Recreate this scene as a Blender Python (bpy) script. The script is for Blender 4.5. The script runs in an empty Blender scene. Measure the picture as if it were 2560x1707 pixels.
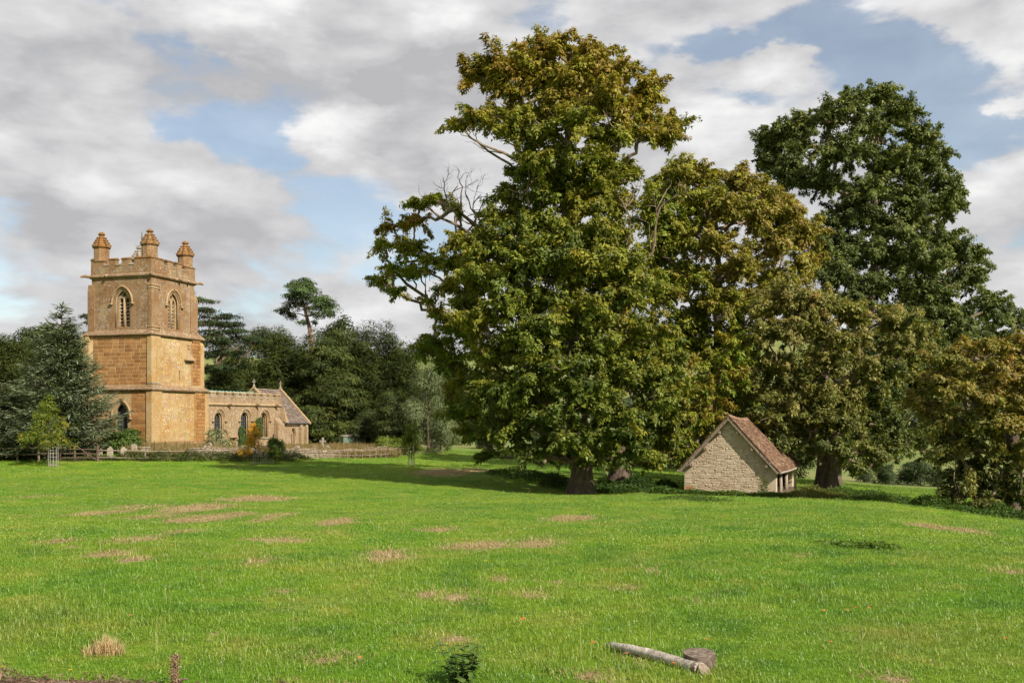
import bpy, math, random
import numpy as np
from mathutils import Vector, Matrix
from mathutils.geometry import tessellate_polygon

random.seed(7)
RNG = np.random.default_rng(11)
SC = bpy.context.scene
COL = SC.collection

# ------------------------------------------------------------------ camera
F, CX, HZ, EYE = 2440.0, 1280.0, 1045.0, 1.7      # focal length, principal column, horizon row (of 2560 x 1707), eye height
cam_data = bpy.data.cameras.new('camera')
cam = bpy.data.objects.new('camera', cam_data)
COL.objects.link(cam)
cam.location = (0, 0, EYE)
cam.rotation_euler = (math.radians(90), 0, 0)
cam_data.sensor_width = 36.0
cam_data.lens = 36.0 * F / 2560.0
cam_data.shift_y = (HZ - 853.5) / 2560.0
cam_data.clip_end = 6000
SC.camera = cam

# ------------------------------------------------------------------ view
SC.view_settings.view_transform = 'Standard'
SC.view_settings.look = 'None'
SC.view_settings.exposure = 0.62
SC.view_settings.gamma = 1.0
SC.view_settings.use_curve_mapping = False
SC.render.engine = 'CYCLES'
SC.cycles.max_bounces = 5
SC.cycles.diffuse_bounces = 2
SC.cycles.transmission_bounces = 2
SC.cycles.glossy_bounces = 1
SC.cycles.use_denoising = True
SC.cycles.use_adaptive_sampling = True
SC.cycles.adaptive_threshold = 0.02

SUN_EL = math.radians(37)
SUN_DIR = Vector((0.68 * math.cos(SUN_EL), -0.733 * math.cos(SUN_EL), math.sin(SUN_EL))).normalized()


# ------------------------------------------------------------------ node helpers
def nd(nt, typ, ins=None, **props):
    n = nt.nodes.new(typ)
    for k, v in props.items():
        setattr(n, k, v)
    for k, v in (ins or {}).items():
        s = n.inputs[k]
        if isinstance(v, bpy.types.NodeSocket):
            nt.links.new(v, s)
        else:
            s.default_value = v
    return n


def c4(c):
    return (c[0], c[1], c[2], 1.0)


def mixc(nt, fac, a, b, blend='MIX'):
    n = nt.nodes.new('ShaderNodeMix')
    n.data_type = 'RGBA'
    n.blend_type = blend
    for i, v in ((0, fac), (6, a), (7, b)):
        if isinstance(v, bpy.types.NodeSocket):
            nt.links.new(v, n.inputs[i])
        else:
            n.inputs[i].default_value = v if i == 0 else c4(v)
    return n.outputs[2]


def mth(nt, op, a, b=None, clamp=False):
    n = nt.nodes.new('ShaderNodeMath')
    n.operation = op
    n.use_clamp = clamp
    for i, v in ((0, a), (1, b)):
        if v is None:
            continue
        if isinstance(v, bpy.types.NodeSocket):
            nt.links.new(v, n.inputs[i])
        else:
            n.inputs[i].default_value = v
    return n.outputs[0]


def ramp(nt, x, lo, hi, a=0.0, b=1.0):
    n = nd(nt, 'ShaderNodeMapRange', {0: x, 1: lo, 2: hi, 3: a, 4: b}, interpolation_type='SMOOTHSTEP')
    return n.outputs[0]


def noise(nt, vec, scale, detail=4.0, rough=0.55, dist=0.0):
    n = nd(nt, 'ShaderNodeTexNoise', {'Scale': scale, 'Detail': detail, 'Roughness': rough, 'Distortion': dist})
    if vec is not None:
        nt.links.new(vec, n.inputs['Vector'])
    return n.outputs['Fac']


# ------------------------------------------------------------------ world: Nishita sky under broken cloud
world = bpy.data.worlds.new('World')
SC.world = world
world.use_nodes = True
world.cycles.sampling_method = 'NONE'      # the sky is even enough to be met by chance


def build_world():
    nt = world.node_tree
    nt.nodes.clear()
    sky = nd(nt, 'ShaderNodeTexSky', sky_type='NISHITA', sun_disc=False, sun_elevation=SUN_EL,
             sun_rotation=math.atan2(SUN_DIR.x, SUN_DIR.y), altitude=100.0, air_density=1.0, dust_density=0.6, ozone_density=1.5)
    tc = nd(nt, 'ShaderNodeTexCoord')
    D = nd(nt, 'ShaderNodeVectorMath', {0: tc.outputs['Generated']}, operation='NORMALIZE').outputs[0]
    sep = nd(nt, 'ShaderNodeSeparateXYZ', {0: D})
    zz = mth(nt, 'ADD', mth(nt, 'MAXIMUM', sep.outputs[2], 0.0), 0.22)
    # the cloud layer seen in perspective: flatter towards the horizon
    px = mth(nt, 'DIVIDE', sep.outputs[0], zz)
    py = mth(nt, 'DIVIDE', sep.outputs[1], zz)
    plane = nd(nt, 'ShaderNodeCombineXYZ', {0: px, 1: py, 2: 0.0}).outputs[0]
    flat = nd(nt, 'ShaderNodeVectorMath', {0: D, 1: (1.0, 1.0, 2.3)}, operation='MULTIPLY').outputs[0]
    n1 = noise(nt, flat, 4.2, 5.0, 0.52, 0.35)
    n2 = noise(nt, flat, 11.0, 5.0, 0.55, 0.2)
    n3 = noise(nt, plane, 2.0, 5.0, 0.5, 0.0)
    warp = nd(nt, 'ShaderNodeTexNoise', {'Vector': flat, 'Scale': 7.0, 'Detail': 6.0, 'Roughness': 0.6})
    wv = nd(nt, 'ShaderNodeVectorMath', {0: warp.outputs['Color'], 1: (0.5, 0.5, 0.5)}, operation='SUBTRACT').outputs[0]
    wv = nd(nt, 'ShaderNodeVectorMath', {0: wv, 'Scale': 0.16}, operation='SCALE').outputs[0]
    Q = nd(nt, 'ShaderNodeVectorMath', {0: flat, 1: wv}, operation='ADD').outputs[0]

    vor = nd(nt, 'ShaderNodeTexVoronoi', {'Vector': Q, 'Scale': 8.0, 'Detail': 2.0, 'Roughness': 0.5}, feature='F1')
    puff = mth(nt, 'SUBTRACT', 0.47, vor.outputs['Distance'])          # cauliflower heads

    def mask(u, v, r, soft=1.0):                       # one cloud bank by its direction in the sky
        u *= 1.0884
        v *= 1.0884
        d = Vector(((u - CX) / F, 1.0, (HZ - v) / F)).normalized()
        q = (d.x, d.y, d.z * 2.3)
        dist = nd(nt, 'ShaderNodeVectorMath', {0: Q, 1: q}, operation='DISTANCE').outputs['Value']
        rr = r * 1.0884 / F
        return ramp(nt, dist, rr * (1 - 0.75 * soft), rr * (1 + 0.55 * soft), 1.0, 0.0)

    cover = mth(nt, 'ADD', ramp(nt, n1, 0.30, 0.62), 0.42)
    for (u, v, r, w) in ((615, 325, 165, -1.1), (520, 10, 60, -0.7), (500, 170, 60, -0.35), (1640, 110, 75, -0.75), (1900, 30, 140, -0.85),
                         (2060, 160, 130, -0.9), (2180, 320, 170, -0.85), (1750, 230, 60, -0.45), (2250, 40, 120, 0.5), (1780, 140, 60, 0.6),
                         (800, 310, 130, 0.9), (600, 70, 170, 0.8), (1000, 120, 240, 0.8), (1620, 290, 120, 0.9), (2330, 240, 60, 1.0),
                         (2290, 480, 130, 0.8), (200, 300, 300, 0.5), (960, 590, 160, -0.7), (800, 480, 130, -0.5), (1450, 30, 140, 0.6),
                         (300, 560, 250, 0.5), (1000, 380, 120, 0.6)):
        cover = mth(nt, 'ADD', cover, mth(nt, 'MULTIPLY', mask(u, v, r), w))
    cover = mth(nt, 'ADD', cover, mth(nt, 'MULTIPLY', mth(nt, 'SUBTRACT', n2, 0.5), 0.7))
    cover = mth(nt, 'ADD', cover, mth(nt, 'MULTIPLY', puff, 0.6))
    cov = ramp(nt, cover, 0.14, 0.66, 0.30, 1.0)
    shade = mth(nt, 'ADD', mth(nt, 'MULTIPLY', mth(nt, 'SUBTRACT', n2, 0.5), 0.9), 0.56)
    shade = mth(nt, 'ADD', shade, mth(nt, 'MULTIPLY', mth(nt, 'SUBTRACT', n3, 0.5), 0.3))
    up = nd(nt, 'ShaderNodeVectorMath', {0: flat, 1: (0.012, 0.0, 0.042)}, operation='ADD').outputs[0]     # lit from above: billows
    relief = mth(nt, 'SUBTRACT', n2, noise(nt, up, 11.0, 5.0, 0.55, 0.2))
    shade = mth(nt, 'ADD', shade, mth(nt, 'MULTIPLY', relief, 0.4))
    for (u, v, r, w) in ((800, 300, 110, 0.5), (570, 30, 130, 0.5), (1620, 280, 120, 0.6), (2320, 240, 70, 0.4), (1760, 150, 70, 0.2), (2290, 460, 100, 0.4),
                         (1000, 50, 120, 0.25), (100, 400, 150, 0.25), (700, 620, 120, 0.25), (900, 710, 110, 0.4), (60, 680, 110, 0.4), (1300, 20, 100, 0.2),
                         (600, 190, 130, -0.36), (420, 180, 100, -0.25), (820, 200, 120, -0.3), (1050, 190, 160, -0.5), (930, 400, 120, -0.25), (60, 200, 180, -0.1), (300, 120, 120, -0.08),
                         (80, 500, 110, -0.25), (480, 480, 110, -0.15), (2280, 330, 60, -0.3), (500, 700, 130, -0.15)):
        shade = mth(nt, 'ADD', shade, mth(nt, 'MULTIPLY', mask(u, v, r), w))
    shade = mth(nt, 'ADD', shade, mth(nt, 'MULTIPLY', puff, 0.55))
    shade = mth(nt, 'ADD', shade, 0.0, clamp=True)
    ramp_n = nd(nt, 'ShaderNodeValToRGB', {0: shade})
    e = ramp_n.color_ramp.elements
    e[0].position, e[0].color = 0.0, (0.325, 0.325, 0.335, 1)
    e[1].position, e[1].color = 1.0, (0.645, 0.645, 0.64, 1)
    m = e.new(0.5)
    m.color = (0.465, 0.463, 0.468, 1)
    blue = mixc(nt, 1.0, sky.outputs[0], (0.104, 0.098, 0.090), 'MULTIPLY')    # the clear sky at its daylight strength
    colr = mixc(nt, cov, blue, ramp_n.outputs[0])
    bg = nd(nt, 'ShaderNodeBackground', {'Color': colr, 'Strength': 1.0})
    out = nd(nt, 'ShaderNodeOutputWorld')
    nt.links.new(bg.outputs[0], out.inputs[0])


build_world()

sun_data = bpy.data.lights.new('sun', 'SUN')
sun_data.energy = 5.0
sun_data.angle = math.radians(0.6)
sun_data.color = (1.0, 0.92, 0.78)
sun = bpy.data.objects.new('sun', sun_data)
COL.objects.link(sun)
sun.location = (60, -40, 60)
sun.rotation_euler = SUN_DIR.to_track_quat('Z', 'Y').to_euler()


# ------------------------------------------------------------------ geometry helpers
def P(u, v, d):
    """a point of the place from its column, row and distance"""
    return np.array([(u - CX) / F * d, d, EYE - (v - HZ) / F * d])


def PX(u, d):
    return (u - CX) / F * d


def unit(a):
    a = np.asarray(a, float)
    return a / np.maximum(np.linalg.norm(a, axis=-1, keepdims=True), 1e-9)


class MB:
    """collects shapes, then becomes ONE mesh object"""

    def __init__(self):
        self.v, self.f, self.n = [], [], 0

    def add(self, verts, faces):
        self.v.extend([tuple(map(float, p)) for p in verts])
        self.f.extend([tuple(i + self.n for i in q) for q in faces])
        self.n += len(verts)
        return self

    def box(self, x0, x1, y0, y1, z0, z1):
        return self.add([(x0, y0, z0), (x1, y0, z0), (x1, y1, z0), (x0, y1, z0), (x0, y0, z1), (x1, y0, z1), (x1, y1, z1), (x0, y1, z1)],
                        [(0, 3, 2, 1), (4, 5, 6, 7), (0, 1, 5, 4), (1, 2, 6, 5), (2, 3, 7, 6), (3, 0, 4, 7)])

    def hexa(self, pts):          # eight corners, bottom ring then top ring
        return self.add(pts, [(0, 3, 2, 1), (4, 5, 6, 7), (0, 1, 5, 4), (1, 2, 6, 5), (2, 3, 7, 6), (3, 0, 4, 7)])

    def prism(self, poly, to3, d0, d1):
        n = len(poly)
        vs = [to3(p, d0) for p in poly] + [to3(p, d1) for p in poly]
        fs = [tuple(range(n))[::-1], tuple(range(n, 2 * n))] + [(i, (i + 1) % n, n + (i + 1) % n, n + i) for i in range(n)]
        return self.add(vs, fs)

    def tube(self, path, radii, n=6, cap=True):
        path = np.asarray(path, float)
        k = len(path)
        tang = unit(np.gradient(path, axis=0))
        ref = np.array([0.0, 0, 1]) if abs(tang[0][2]) < 0.9 else np.array([1.0, 0, 0])
        b = unit(np.cross(tang, ref))
        c = np.cross(tang, b)
        a = np.arange(n) * 2 * math.pi / n
        radii = np.broadcast_to(radii, (k,))
        ring = path[:, None, :] + radii[:, None, None] * (np.cos(a)[None, :, None] * b[:, None, :] + np.sin(a)[None, :, None] * c[:, None, :])
        vs = ring.reshape(-1, 3)
        fs = []
        for i in range(k - 1):
            for j in range(n):
                fs.append((i * n + j, i * n + (j + 1) % n, (i + 1) * n + (j + 1) % n, (i + 1) * n + j))
        if cap:
            fs.append(tuple(range(n))[::-1])
            fs.append(tuple(range((k - 1) * n, k * n)))
        return self.add(vs, fs)

    def lathe(self, prof, n, cx=0.0, cy=0.0, phase=0.0):
        k = len(prof)
        vs = []
        for r, z in prof:
            for j in range(n):
                t = phase + 2 * math.pi * j / n
                vs.append((cx + r * math.cos(t), cy + r * math.sin(t), z))
        fs = [(i * n + j, i * n + (j + 1) % n, (i + 1) * n + (j + 1) % n, (i + 1) * n + j) for i in range(k - 1) for j in range(n)]
        fs += [tuple(range(n))[::-1], tuple(range((k - 1) * n, k * n))]
        return self.add(vs, fs)

    def band(self, x0, x1, y0, y1, prof):
        """a moulding swept with mitred corners round a rectangle; prof = closed (outward, z)"""
        vs, k = [], len(prof)
        for (sx, sy, X, Y) in ((-1, -1, x0, y0), (1, -1, x1, y0), (1, 1, x1, y1), (-1, 1, x0, y1)):
            vs += [(X + sx * o, Y + sy * o, z) for o, z in prof]
        fs = []
        for i in range(4):
            j = (i + 1) % 4
            for a in range(k):
                b = (a + 1) % k
                fs.append((i * k + a, j * k + a, j * k + b, i * k + b))
        return self.add(vs, fs)

    def sheet(self, outer, holes, to3, d0=0.0, reveal=0.0):
        """a flat wall face with openings; each opening gets a reveal of that depth"""
        loops = [[Vector((p[0], p[1], 0)) for p in l] for l in [outer] + holes]
        flat = [p for l in [outer] + holes for p in l]
        self.add([to3(p, d0) for p in flat], [tuple(t) for t in tessellate_polygon(loops)])
        if reveal:
            for h in holes:
                n = len(h)
                self.add([to3(p, d0) for p in h] + [to3(p, d0 + reveal) for p in h],
                         [(i, (i + 1) % n, n + (i + 1) % n, n + i) for i in range(n)])
        return self

    def obj(self, name, mat, parent=None, smooth=False):
        me = bpy.data.meshes.new(name)
        me.from_pydata(self.v, [], self.f)
        me.update()
        if smooth:
            me.polygons.foreach_set('use_smooth', [True] * len(me.polygons))
        me.materials.append(mat)
        return link(name, me, parent)


def link(name, data, parent=None):
    o = bpy.data.objects.new(name, data)
    COL.objects.link(o)
    if parent is not None:
        o.parent = parent
    return o


def np_mesh(name, verts, faces, mat, parent=None, cols=None, smooth=False):
    """a big mesh from arrays; faces (M,3) or (M,4); cols per vertex"""
    verts = np.asarray(verts, np.float32)
    faces = np.asarray(faces, np.int32)
    me = bpy.data.meshes.new(name)
    me.vertices.add(len(verts))
    me.vertices.foreach_set('co', verts.ravel())
    me.loops.add(faces.size)
    me.loops.foreach_set('vertex_index', faces.ravel())
    me.polygons.add(len(faces))
    me.polygons.foreach_set('loop_start', np.arange(0, faces.size, faces.shape[1], dtype=np.int32))
    me.update(calc_edges=True)
    me.polygons.foreach_set('use_smooth', np.full(len(faces), bool(smooth)))
    if cols is not None:
        at = me.attributes.new('Col', 'FLOAT_COLOR', 'POINT')
        c = np.ones((len(verts), 4), np.float32)
        c[:, :3] = cols
        at.data.foreach_set('color', c.ravel())
    me.materials.append(mat)
    return link(name, me, parent)


def thing(name, label, cat, loc=(0, 0, 0), rz=0.0, group=None):
    o = bpy.data.objects.new(name, None)
    o.empty_display_size = 0.3
    COL.objects.link(o)
    o.location = loc
    o.rotation_euler = (0, 0, rz)
    return tag(o, label, cat, group)


def tag(o, label=None, cat=None, group=None, kind=None):
    for k, v in (('label', label), ('category', cat), ('group', group), ('kind', kind)):
        if v:
            o[k] = v
    return o


# ------------------------------------------------------------------ ground level: smooth surface through surveyed points
_S = []
for (u, v, d) in ((0, 1154, 80), (200, 1154, 80), (377, 1154, 82), (520, 1152, 84), (650, 1152, 86), (850, 1149, 91), (1000, 1142, 97), (1100, 1134, 105), (1250, 1138, 108),
                  (133, 1166, 76), (650, 1161, 82), (1028, 1164, 80), (400, 1200, 60), (700, 1200, 62), (1000, 1210, 58),
                  (1454, 1234, 58), (1550, 1196, 68), (1700, 1190, 82), (1830, 1236, 57), (1930, 1238, 56), (2063, 1234, 67), (2050, 1262, 48), (1700, 1240, 54),
                  (2200, 1265, 45), (2400, 1300, 34), (2560, 1318, 28), (2700, 1330, 26), (2540, 1318, 45), (2400, 1255, 60), (2400, 1237, 76), (2200, 1222, 84),
                  (200, 1134, 85), (377, 1124, 89), (0, 1136, 86), (520, 1124, 96), (650, 1130, 100), (770, 1130, 113), (900, 1122, 112), (300, 1112, 105), (0, 1110, 110), (-400, 1115, 100),
                  (700, 1105, 140), (1100, 1110, 140), (1500, 1140, 130), (-300, 1165, 75)):
    _S.append(P(u, v, d))
for (x, y, z) in ((0, 3, 0), (-3, 6, 0), (3, 6, 0), (0, 6.5, 0), (-4, 10, -.12), (4, 10, -.12), (0, 12, -.25), (-8, 18, -.5), (8, 18, -.55), (0, 25, -.95), (-14, 30, -1.1), (12, 30, -1.25),
                  (0, 40, -1.75), (-18, 45, -1.6), (16, 42, -1.9), (0, -10, .3), (-20, -5, .3), (20, -5, -.2), (-40, 20, -.6), (30, 10, -1.2), (0, -60, 1), (-80, 0, 0), (80, 0, -5), (-90, 60, -1.2),
                  (60, 40, -4.6), (48, 75, -5.6), (60, 120, -7.2), (90, 160, -8.3), (40, 130, -6.2), (110, 90, -8), (70, 175, -8.0)):
    _S.append(np.array([x, y, z]))
_S = np.array(_S)


def _tps(r):
    return r * r * np.log(r + 1e-6)


def _fit(S, lam=2.0):
    n = len(S)
    xy = S[:, :2]
    K = _tps(np.linalg.norm(xy[:, None] - xy[None], axis=2)) + lam * np.eye(n)
    Pm = np.c_[np.ones(n), xy]
    A = np.zeros((n + 3, n + 3))
    A[:n, :n] = K
    A[:n, n:] = Pm
    A[n:, :n] = Pm.T
    return np.linalg.solve(A, np.r_[S[:, 2], 0, 0, 0])


_W = _fit(_S)


def gz(x, y):
    """ground height"""
    x = np.atleast_1d(np.asarray(x, float))
    y = np.atleast_1d(np.asarray(y, float))
    out = np.empty(x.size)
    xf, yf = x.ravel(), y.ravel()
    for i in range(0, x.size, 20000):
        q = np.c_[xf[i:i + 20000], yf[i:i + 20000]]
        r = np.linalg.norm(q[:, None] - _S[None, :, :2], axis=2)
        out[i:i + 20000] = _tps(r) @ _W[:len(_S)] + np.c_[np.ones(len(q)), q] @ _W[len(_S):]
    out = out.reshape(x.shape)
    r = np.hypot(x, y - 60)
    far = np.clip((r - 110) / 90.0, 0, 1)
    far = far * far * (3 - 2 * far)
    # beyond the surveyed field: a valley on the right, then a broad rising hillside all round
    hill = -7.5 + 7.5 * np.clip(-x / 120.0 + .3, 0, 1) + 0.00022 * np.clip(r - 130, 0, 800) ** 2 * (0.55 + 0.35 * np.sin(np.arctan2(x, y) * 3 + .6) ** 2)
    hill = np.minimum(hill, 60 + 8 * np.sin(np.arctan2(x, y) * 5))
    out = np.clip(out, -9, 6) * (1 - far) + hill * far
    near = np.clip(1 - r / 200, 0, 1)
    out = out + near * (0.05 * np.sin(x * .55 + 1.3 * np.sin(y * .23)) * np.sin(y * .41 + .7) + 0.025 * np.sin(x * 1.7 + y * .9) * np.sin(y * 1.3 - x * .6)) * np.clip((y - 4) / 6, 0, 1)
    return out


def g1(x, y):
    return float(gz(x, y)[0])


def at(u, d, dz=0.0):
    x = PX(u, d)
    return (x, d, g1(x, d) + dz)


# ------------------------------------------------------------------ materials
def new_mat(name):
    m = bpy.data.materials.new(name)
    m.use_nodes = True
    nt = m.node_tree
    nt.nodes.clear()
    return m, nt


def finish(nt, color, rough=0.85, bump=None, bstr=0.3, bdist=0.02, spec=0.25, metal=0.0):
    ins = {'Roughness': rough, 'Specular IOR Level': spec, 'Metallic': metal}
    b = nd(nt, 'ShaderNodeBsdfPrincipled', ins)
    if isinstance(color, bpy.types.NodeSocket):
        nt.links.new(color, b.inputs['Base Color'])
    else:
        b.inputs['Base Color'].default_value = c4(color)
    if bump is not None:
        bn = nd(nt, 'ShaderNodeBump', {'Height': bump, 'Strength': bstr, 'Distance': bdist})
        nt.links.new(bn.outputs[0], b.inputs['Normal'])
    o = nd(nt, 'ShaderNodeOutputMaterial')
    nt.links.new(b.outputs[0], o.inputs[0])


def mat_plain(name, c, rough=0.8, var=0.25, scale=6.0, bstr=0.25, metal=0.0, spec=0.25):
    m, nt = new_mat(name)
    pos = nd(nt, 'ShaderNodeNewGeometry').outputs['Position']
    f = noise(nt, pos, scale, 6.0, 0.65)
    col = mixc(nt, f, [x * (1 - var) for x in c], [min(1, x * (1 + var)) for x in c])
    finish(nt, col, rough, f, bstr, 0.02, spec, metal)
    return m


def mat_stone(name, c1, c2, lichen, dark, s_l=0.45, s_d=0.4, per_object=0.0, bstr=0.5, fine=4.5, attr=False):
    """weathered stone: two body colours, pale lichen flecks, dark stains"""
    m, nt = new_mat(name)
    pos = nd(nt, 'ShaderNodeNewGeometry').outputs['Position']
    big = noise(nt, pos, 0.55, 5.0, 0.6, 0.3)
    col = mixc(nt, ramp(nt, big, 0.32, 0.68), c1, c2)
    mid = noise(nt, pos, 3.2, 6.0, 0.7)
    col = mixc(nt, mth(nt, 'MULTIPLY', ramp(nt, mid, 0.45, 0.75), s_d), col, dark)
    fn = noise(nt, pos, fine, 5.0, 0.75)
    patch = noise(nt, pos, 0.8, 3.0, 0.5)
    fl = mth(nt, 'MULTIPLY', ramp(nt, fn, 0.50, 0.58), ramp(nt, patch, 0.38, 0.6, 0.3, 1.0))
    col = mixc(nt, mth(nt, 'MULTIPLY', fl, s_l), col, lichen)
    # rain streaks run down the face
    st = nd(nt, 'ShaderNodeVectorMath', {0: pos, 1: (1.6, 1.6, 0.12)}, operation='MULTIPLY').outputs[0]
    streak = ramp(nt, noise(nt, st, 1.3, 4.0, 0.6), 0.52, 0.75)
    col = mixc(nt, mth(nt, 'MULTIPLY', streak, s_d * 0.7), col, dark)
    if per_object:
        rnd = nd(nt, 'ShaderNodeObjectInfo').outputs['Random']
        col = mixc(nt, 1.0, col, nd(nt, 'ShaderNodeCombineColor', {0: mth(nt, 'ADD', mth(nt, 'MULTIPLY', rnd, per_object), 1 - per_object * .5),
                                                                    1: mth(nt, 'ADD', mth(nt, 'MULTIPLY', rnd, per_object * 1.15), 1 - per_object * .58),
                                                                    2: mth(nt, 'ADD', mth(nt, 'MULTIPLY', rnd, per_object * 1.3), 1 - per_object * .65)}).outputs[0], 'MULTIPLY')
    if attr:
        col = mixc(nt, 1.0, col, nd(nt, 'ShaderNodeAttribute', attribute_name='Col').outputs['Color'], 'MULTIPLY')
    h = mth(nt, 'ADD', mth(nt, 'MULTIPLY', mid, 0.6), mth(nt, 'MULTIPLY', fn, 0.5))
    finish(nt, col, 0.92, h, bstr, 0.04, 0.15)
    return m


def mat_leaf(name, trans=0.35, gloss=0.06, rough=0.45, var=0.35):
    """foliage: colour of each leaf comes from the crown's 'Col' attribute; light passes through"""
    m, nt = new_mat(name)
    a = nd(nt, 'ShaderNodeAttribute', attribute_name='Col').outputs['Color']
    rnd = nd(nt, 'ShaderNodeObjectInfo').outputs['Random']
    k = mth(nt, 'ADD', mth(nt, 'MULTIPLY', rnd, var * .5), 1 - var * .25)
    a = mixc(nt, 1.0, a, nd(nt, 'ShaderNodeCombineColor', {0: k, 1: k, 2: k}).outputs[0], 'MULTIPLY')
    d = nd(nt, 'ShaderNodeBsdfDiffuse', {'Color': a})
    t = nd(nt, 'ShaderNodeBsdfTranslucent', {'Color': mixc(nt, 1.0, a, (1.25, 1.3, 0.55), 'MULTIPLY')})
    s = nd(nt, 'ShaderNodeMixShader', {0: trans, 1: d.outputs[0], 2: t.outputs[0]})
    g = nd(nt, 'ShaderNodeBsdfGlossy', {'Color': (0.9, 0.95, 0.9, 1), 'Roughness': rough})
    s2 = nd(nt, 'ShaderNodeMixShader', {0: gloss, 1: s.outputs[0], 2: g.outputs[0]})
    o = nd(nt, 'ShaderNodeOutputMaterial')
    nt.links.new(s2.outputs[0], o.inputs[0])
    return m


def field_green(nt, pos):
    """turf colour: lush and yellowish swathes"""
    a = noise(nt, pos, 0.16, 4.0, 0.6, 0.4)
    b = noise(nt, pos, 0.9, 5.0, 0.65)
    c = mixc(nt, ramp(nt, a, 0.35, 0.65), (0.104, 0.222, 0.012), (0.168, 0.266, 0.02))
    c = mixc(nt, mth(nt, 'MULTIPLY', ramp(nt, b, 0.5, 0.68), 0.6), c, (0.27, 0.275, 0.055))
    c = mixc(nt, mth(nt, 'MULTIPLY', ramp(nt, b, 0.48, 0.33), 0.7), c, (0.055, 0.15, 0.012))
    e = noise(nt, pos, 0.42, 5.0, 0.65, 0.6)
    c = mixc(nt, mth(nt, 'MULTIPLY', ramp(nt, e, 0.50, 0.68), 0.35), c, (0.245, 0.245, 0.075))
    return c


def mat_ground():
    m, nt = new_mat('turf')
    pos = nd(nt, 'ShaderNodeNewGeometry').outputs['Position']
    c = field_green(nt, pos)
    fine = noise(nt, pos, 14.0, 6.0, 0.75)
    c = mixc(nt, ramp(nt, fine, 0.35, 0.7), mixc(nt, 1.0, c, (0.62, 0.66, 0.6), 'MULTIPLY'), mixc(nt, 1.0, c, (1.2, 1.15, 1.1), 'MULTIPLY'))
    dry = nd(nt, 'ShaderNodeAttribute', attribute_name='Col')
    sep = nd(nt, 'ShaderNodeSeparateColor', {0: dry.outputs['Color']})
    n = noise(nt, pos, 2.6, 7.0, 0.75)
    dm = ramp(nt, mth(nt, 'ADD', sep.outputs[0], mth(nt, 'MULTIPLY', mth(nt, 'SUBTRACT', n, 0.5), 1.7)), 0.38, 0.72)
    thatch = mixc(nt, ramp(nt, noise(nt, pos, 22.0, 5.0, 0.7), 0.3, 0.7), (0.20, 0.145, 0.068), (0.37, 0.295, 0.155))
    c = mixc(nt, dm, c, thatch)
    soil = mixc(nt, ramp(nt, noise(nt, pos, 30.0, 5.0, 0.8), 0.3, 0.7), (0.075, 0.045, 0.03), (0.22, 0.14, 0.10))
    c = mixc(nt, ramp(nt, mth(nt, 'ADD', sep.outputs[1], mth(nt, 'MULTIPLY', mth(nt, 'SUBTRACT', n, 0.5), 0.7)), 0.35, 0.6), c, soil)
    past = mixc(nt, ramp(nt, noise(nt, pos, 0.05, 4.0, 0.6), 0.35, 0.65), (0.13, 0.175, 0.05), (0.20, 0.20, 0.075))
    c = mixc(nt, sep.outputs[2], c, past)
    finish(nt, c, 0.95, fine, 0.6, 0.08, 0.1)
    return m


def mat_grass():
    m, nt = new_mat('grass_blades')
    pos = nd(nt, 'ShaderNodeNewGeometry').outputs['Position']
    c = field_green(nt, pos)
    a = nd(nt, 'ShaderNodeAttribute', attribute_name='Col').outputs['Color']
    c = mixc(nt, 1.0, c, a, 'MULTIPLY')
    rnd = nd(nt, 'ShaderNodeObjectInfo').outputs['Random']
    c = mixc(nt, 1.0, c, nd(nt, 'ShaderNodeCombineColor', {0: mth(nt, 'ADD', mth(nt, 'MULTIPLY', rnd, .5), .8), 1: mth(nt, 'ADD', mth(nt, 'MULTIPLY', rnd, .3), .88), 2: 0.9}).outputs[0], 'MULTIPLY')
    d = nd(nt, 'ShaderNodeBsdfDiffuse', {'Color': c})
    t = nd(nt, 'ShaderNodeBsdfTranslucent', {'Color': mixc(nt, 1.0, c, (1.15, 1.2, 0.6), 'MULTIPLY')})
    s = nd(nt, 'ShaderNodeMixShader', {0: 0.35, 1: d.outputs[0], 2: t.outputs[0]})
    g = nd(nt, 'ShaderNodeBsdfGlossy', {'Color': (0.9, 0.95, 0.9, 1), 'Roughness': 0.5})
    s2 = nd(nt, 'ShaderNodeMixShader', {0: 0.04, 1: s.outputs[0], 2: g.outputs[0]})
    o = nd(nt, 'ShaderNodeOutputMaterial')
    nt.links.new(s2.outputs[0], o.inputs[0])
    return m


def mat_bark(name, c1, c2, scale=5.0):
    m, nt = new_mat(name)
    pos = nd(nt, 'ShaderNodeNewGeometry').outputs['Position']
    st = nd(nt, 'ShaderNodeVectorMath', {0: pos, 1: (1, 1, 0.3)}, operation='MULTIPLY').outputs[0]
    f = noise(nt, st, scale, 7.0, 0.7, 0.5)
    col = mixc(nt, ramp(nt, f, 0.3, 0.7), c1, c2)
    finish(nt, col, 0.9, f, 0.8, 0.08, 0.15)
    return m


def mat_glass(name):
    m, nt = new_mat(name)
    pos = nd(nt, 'ShaderNodeNewGeometry').outputs['Position']
    f = noise(nt, pos, 4.0, 3.0, 0.5)
    finish(nt, mixc(nt, f, (0.012, 0.014, 0.018), (0.035, 0.042, 0.05)), 0.22, f, 0.25, 0.01, 0.5)
    return m


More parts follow.
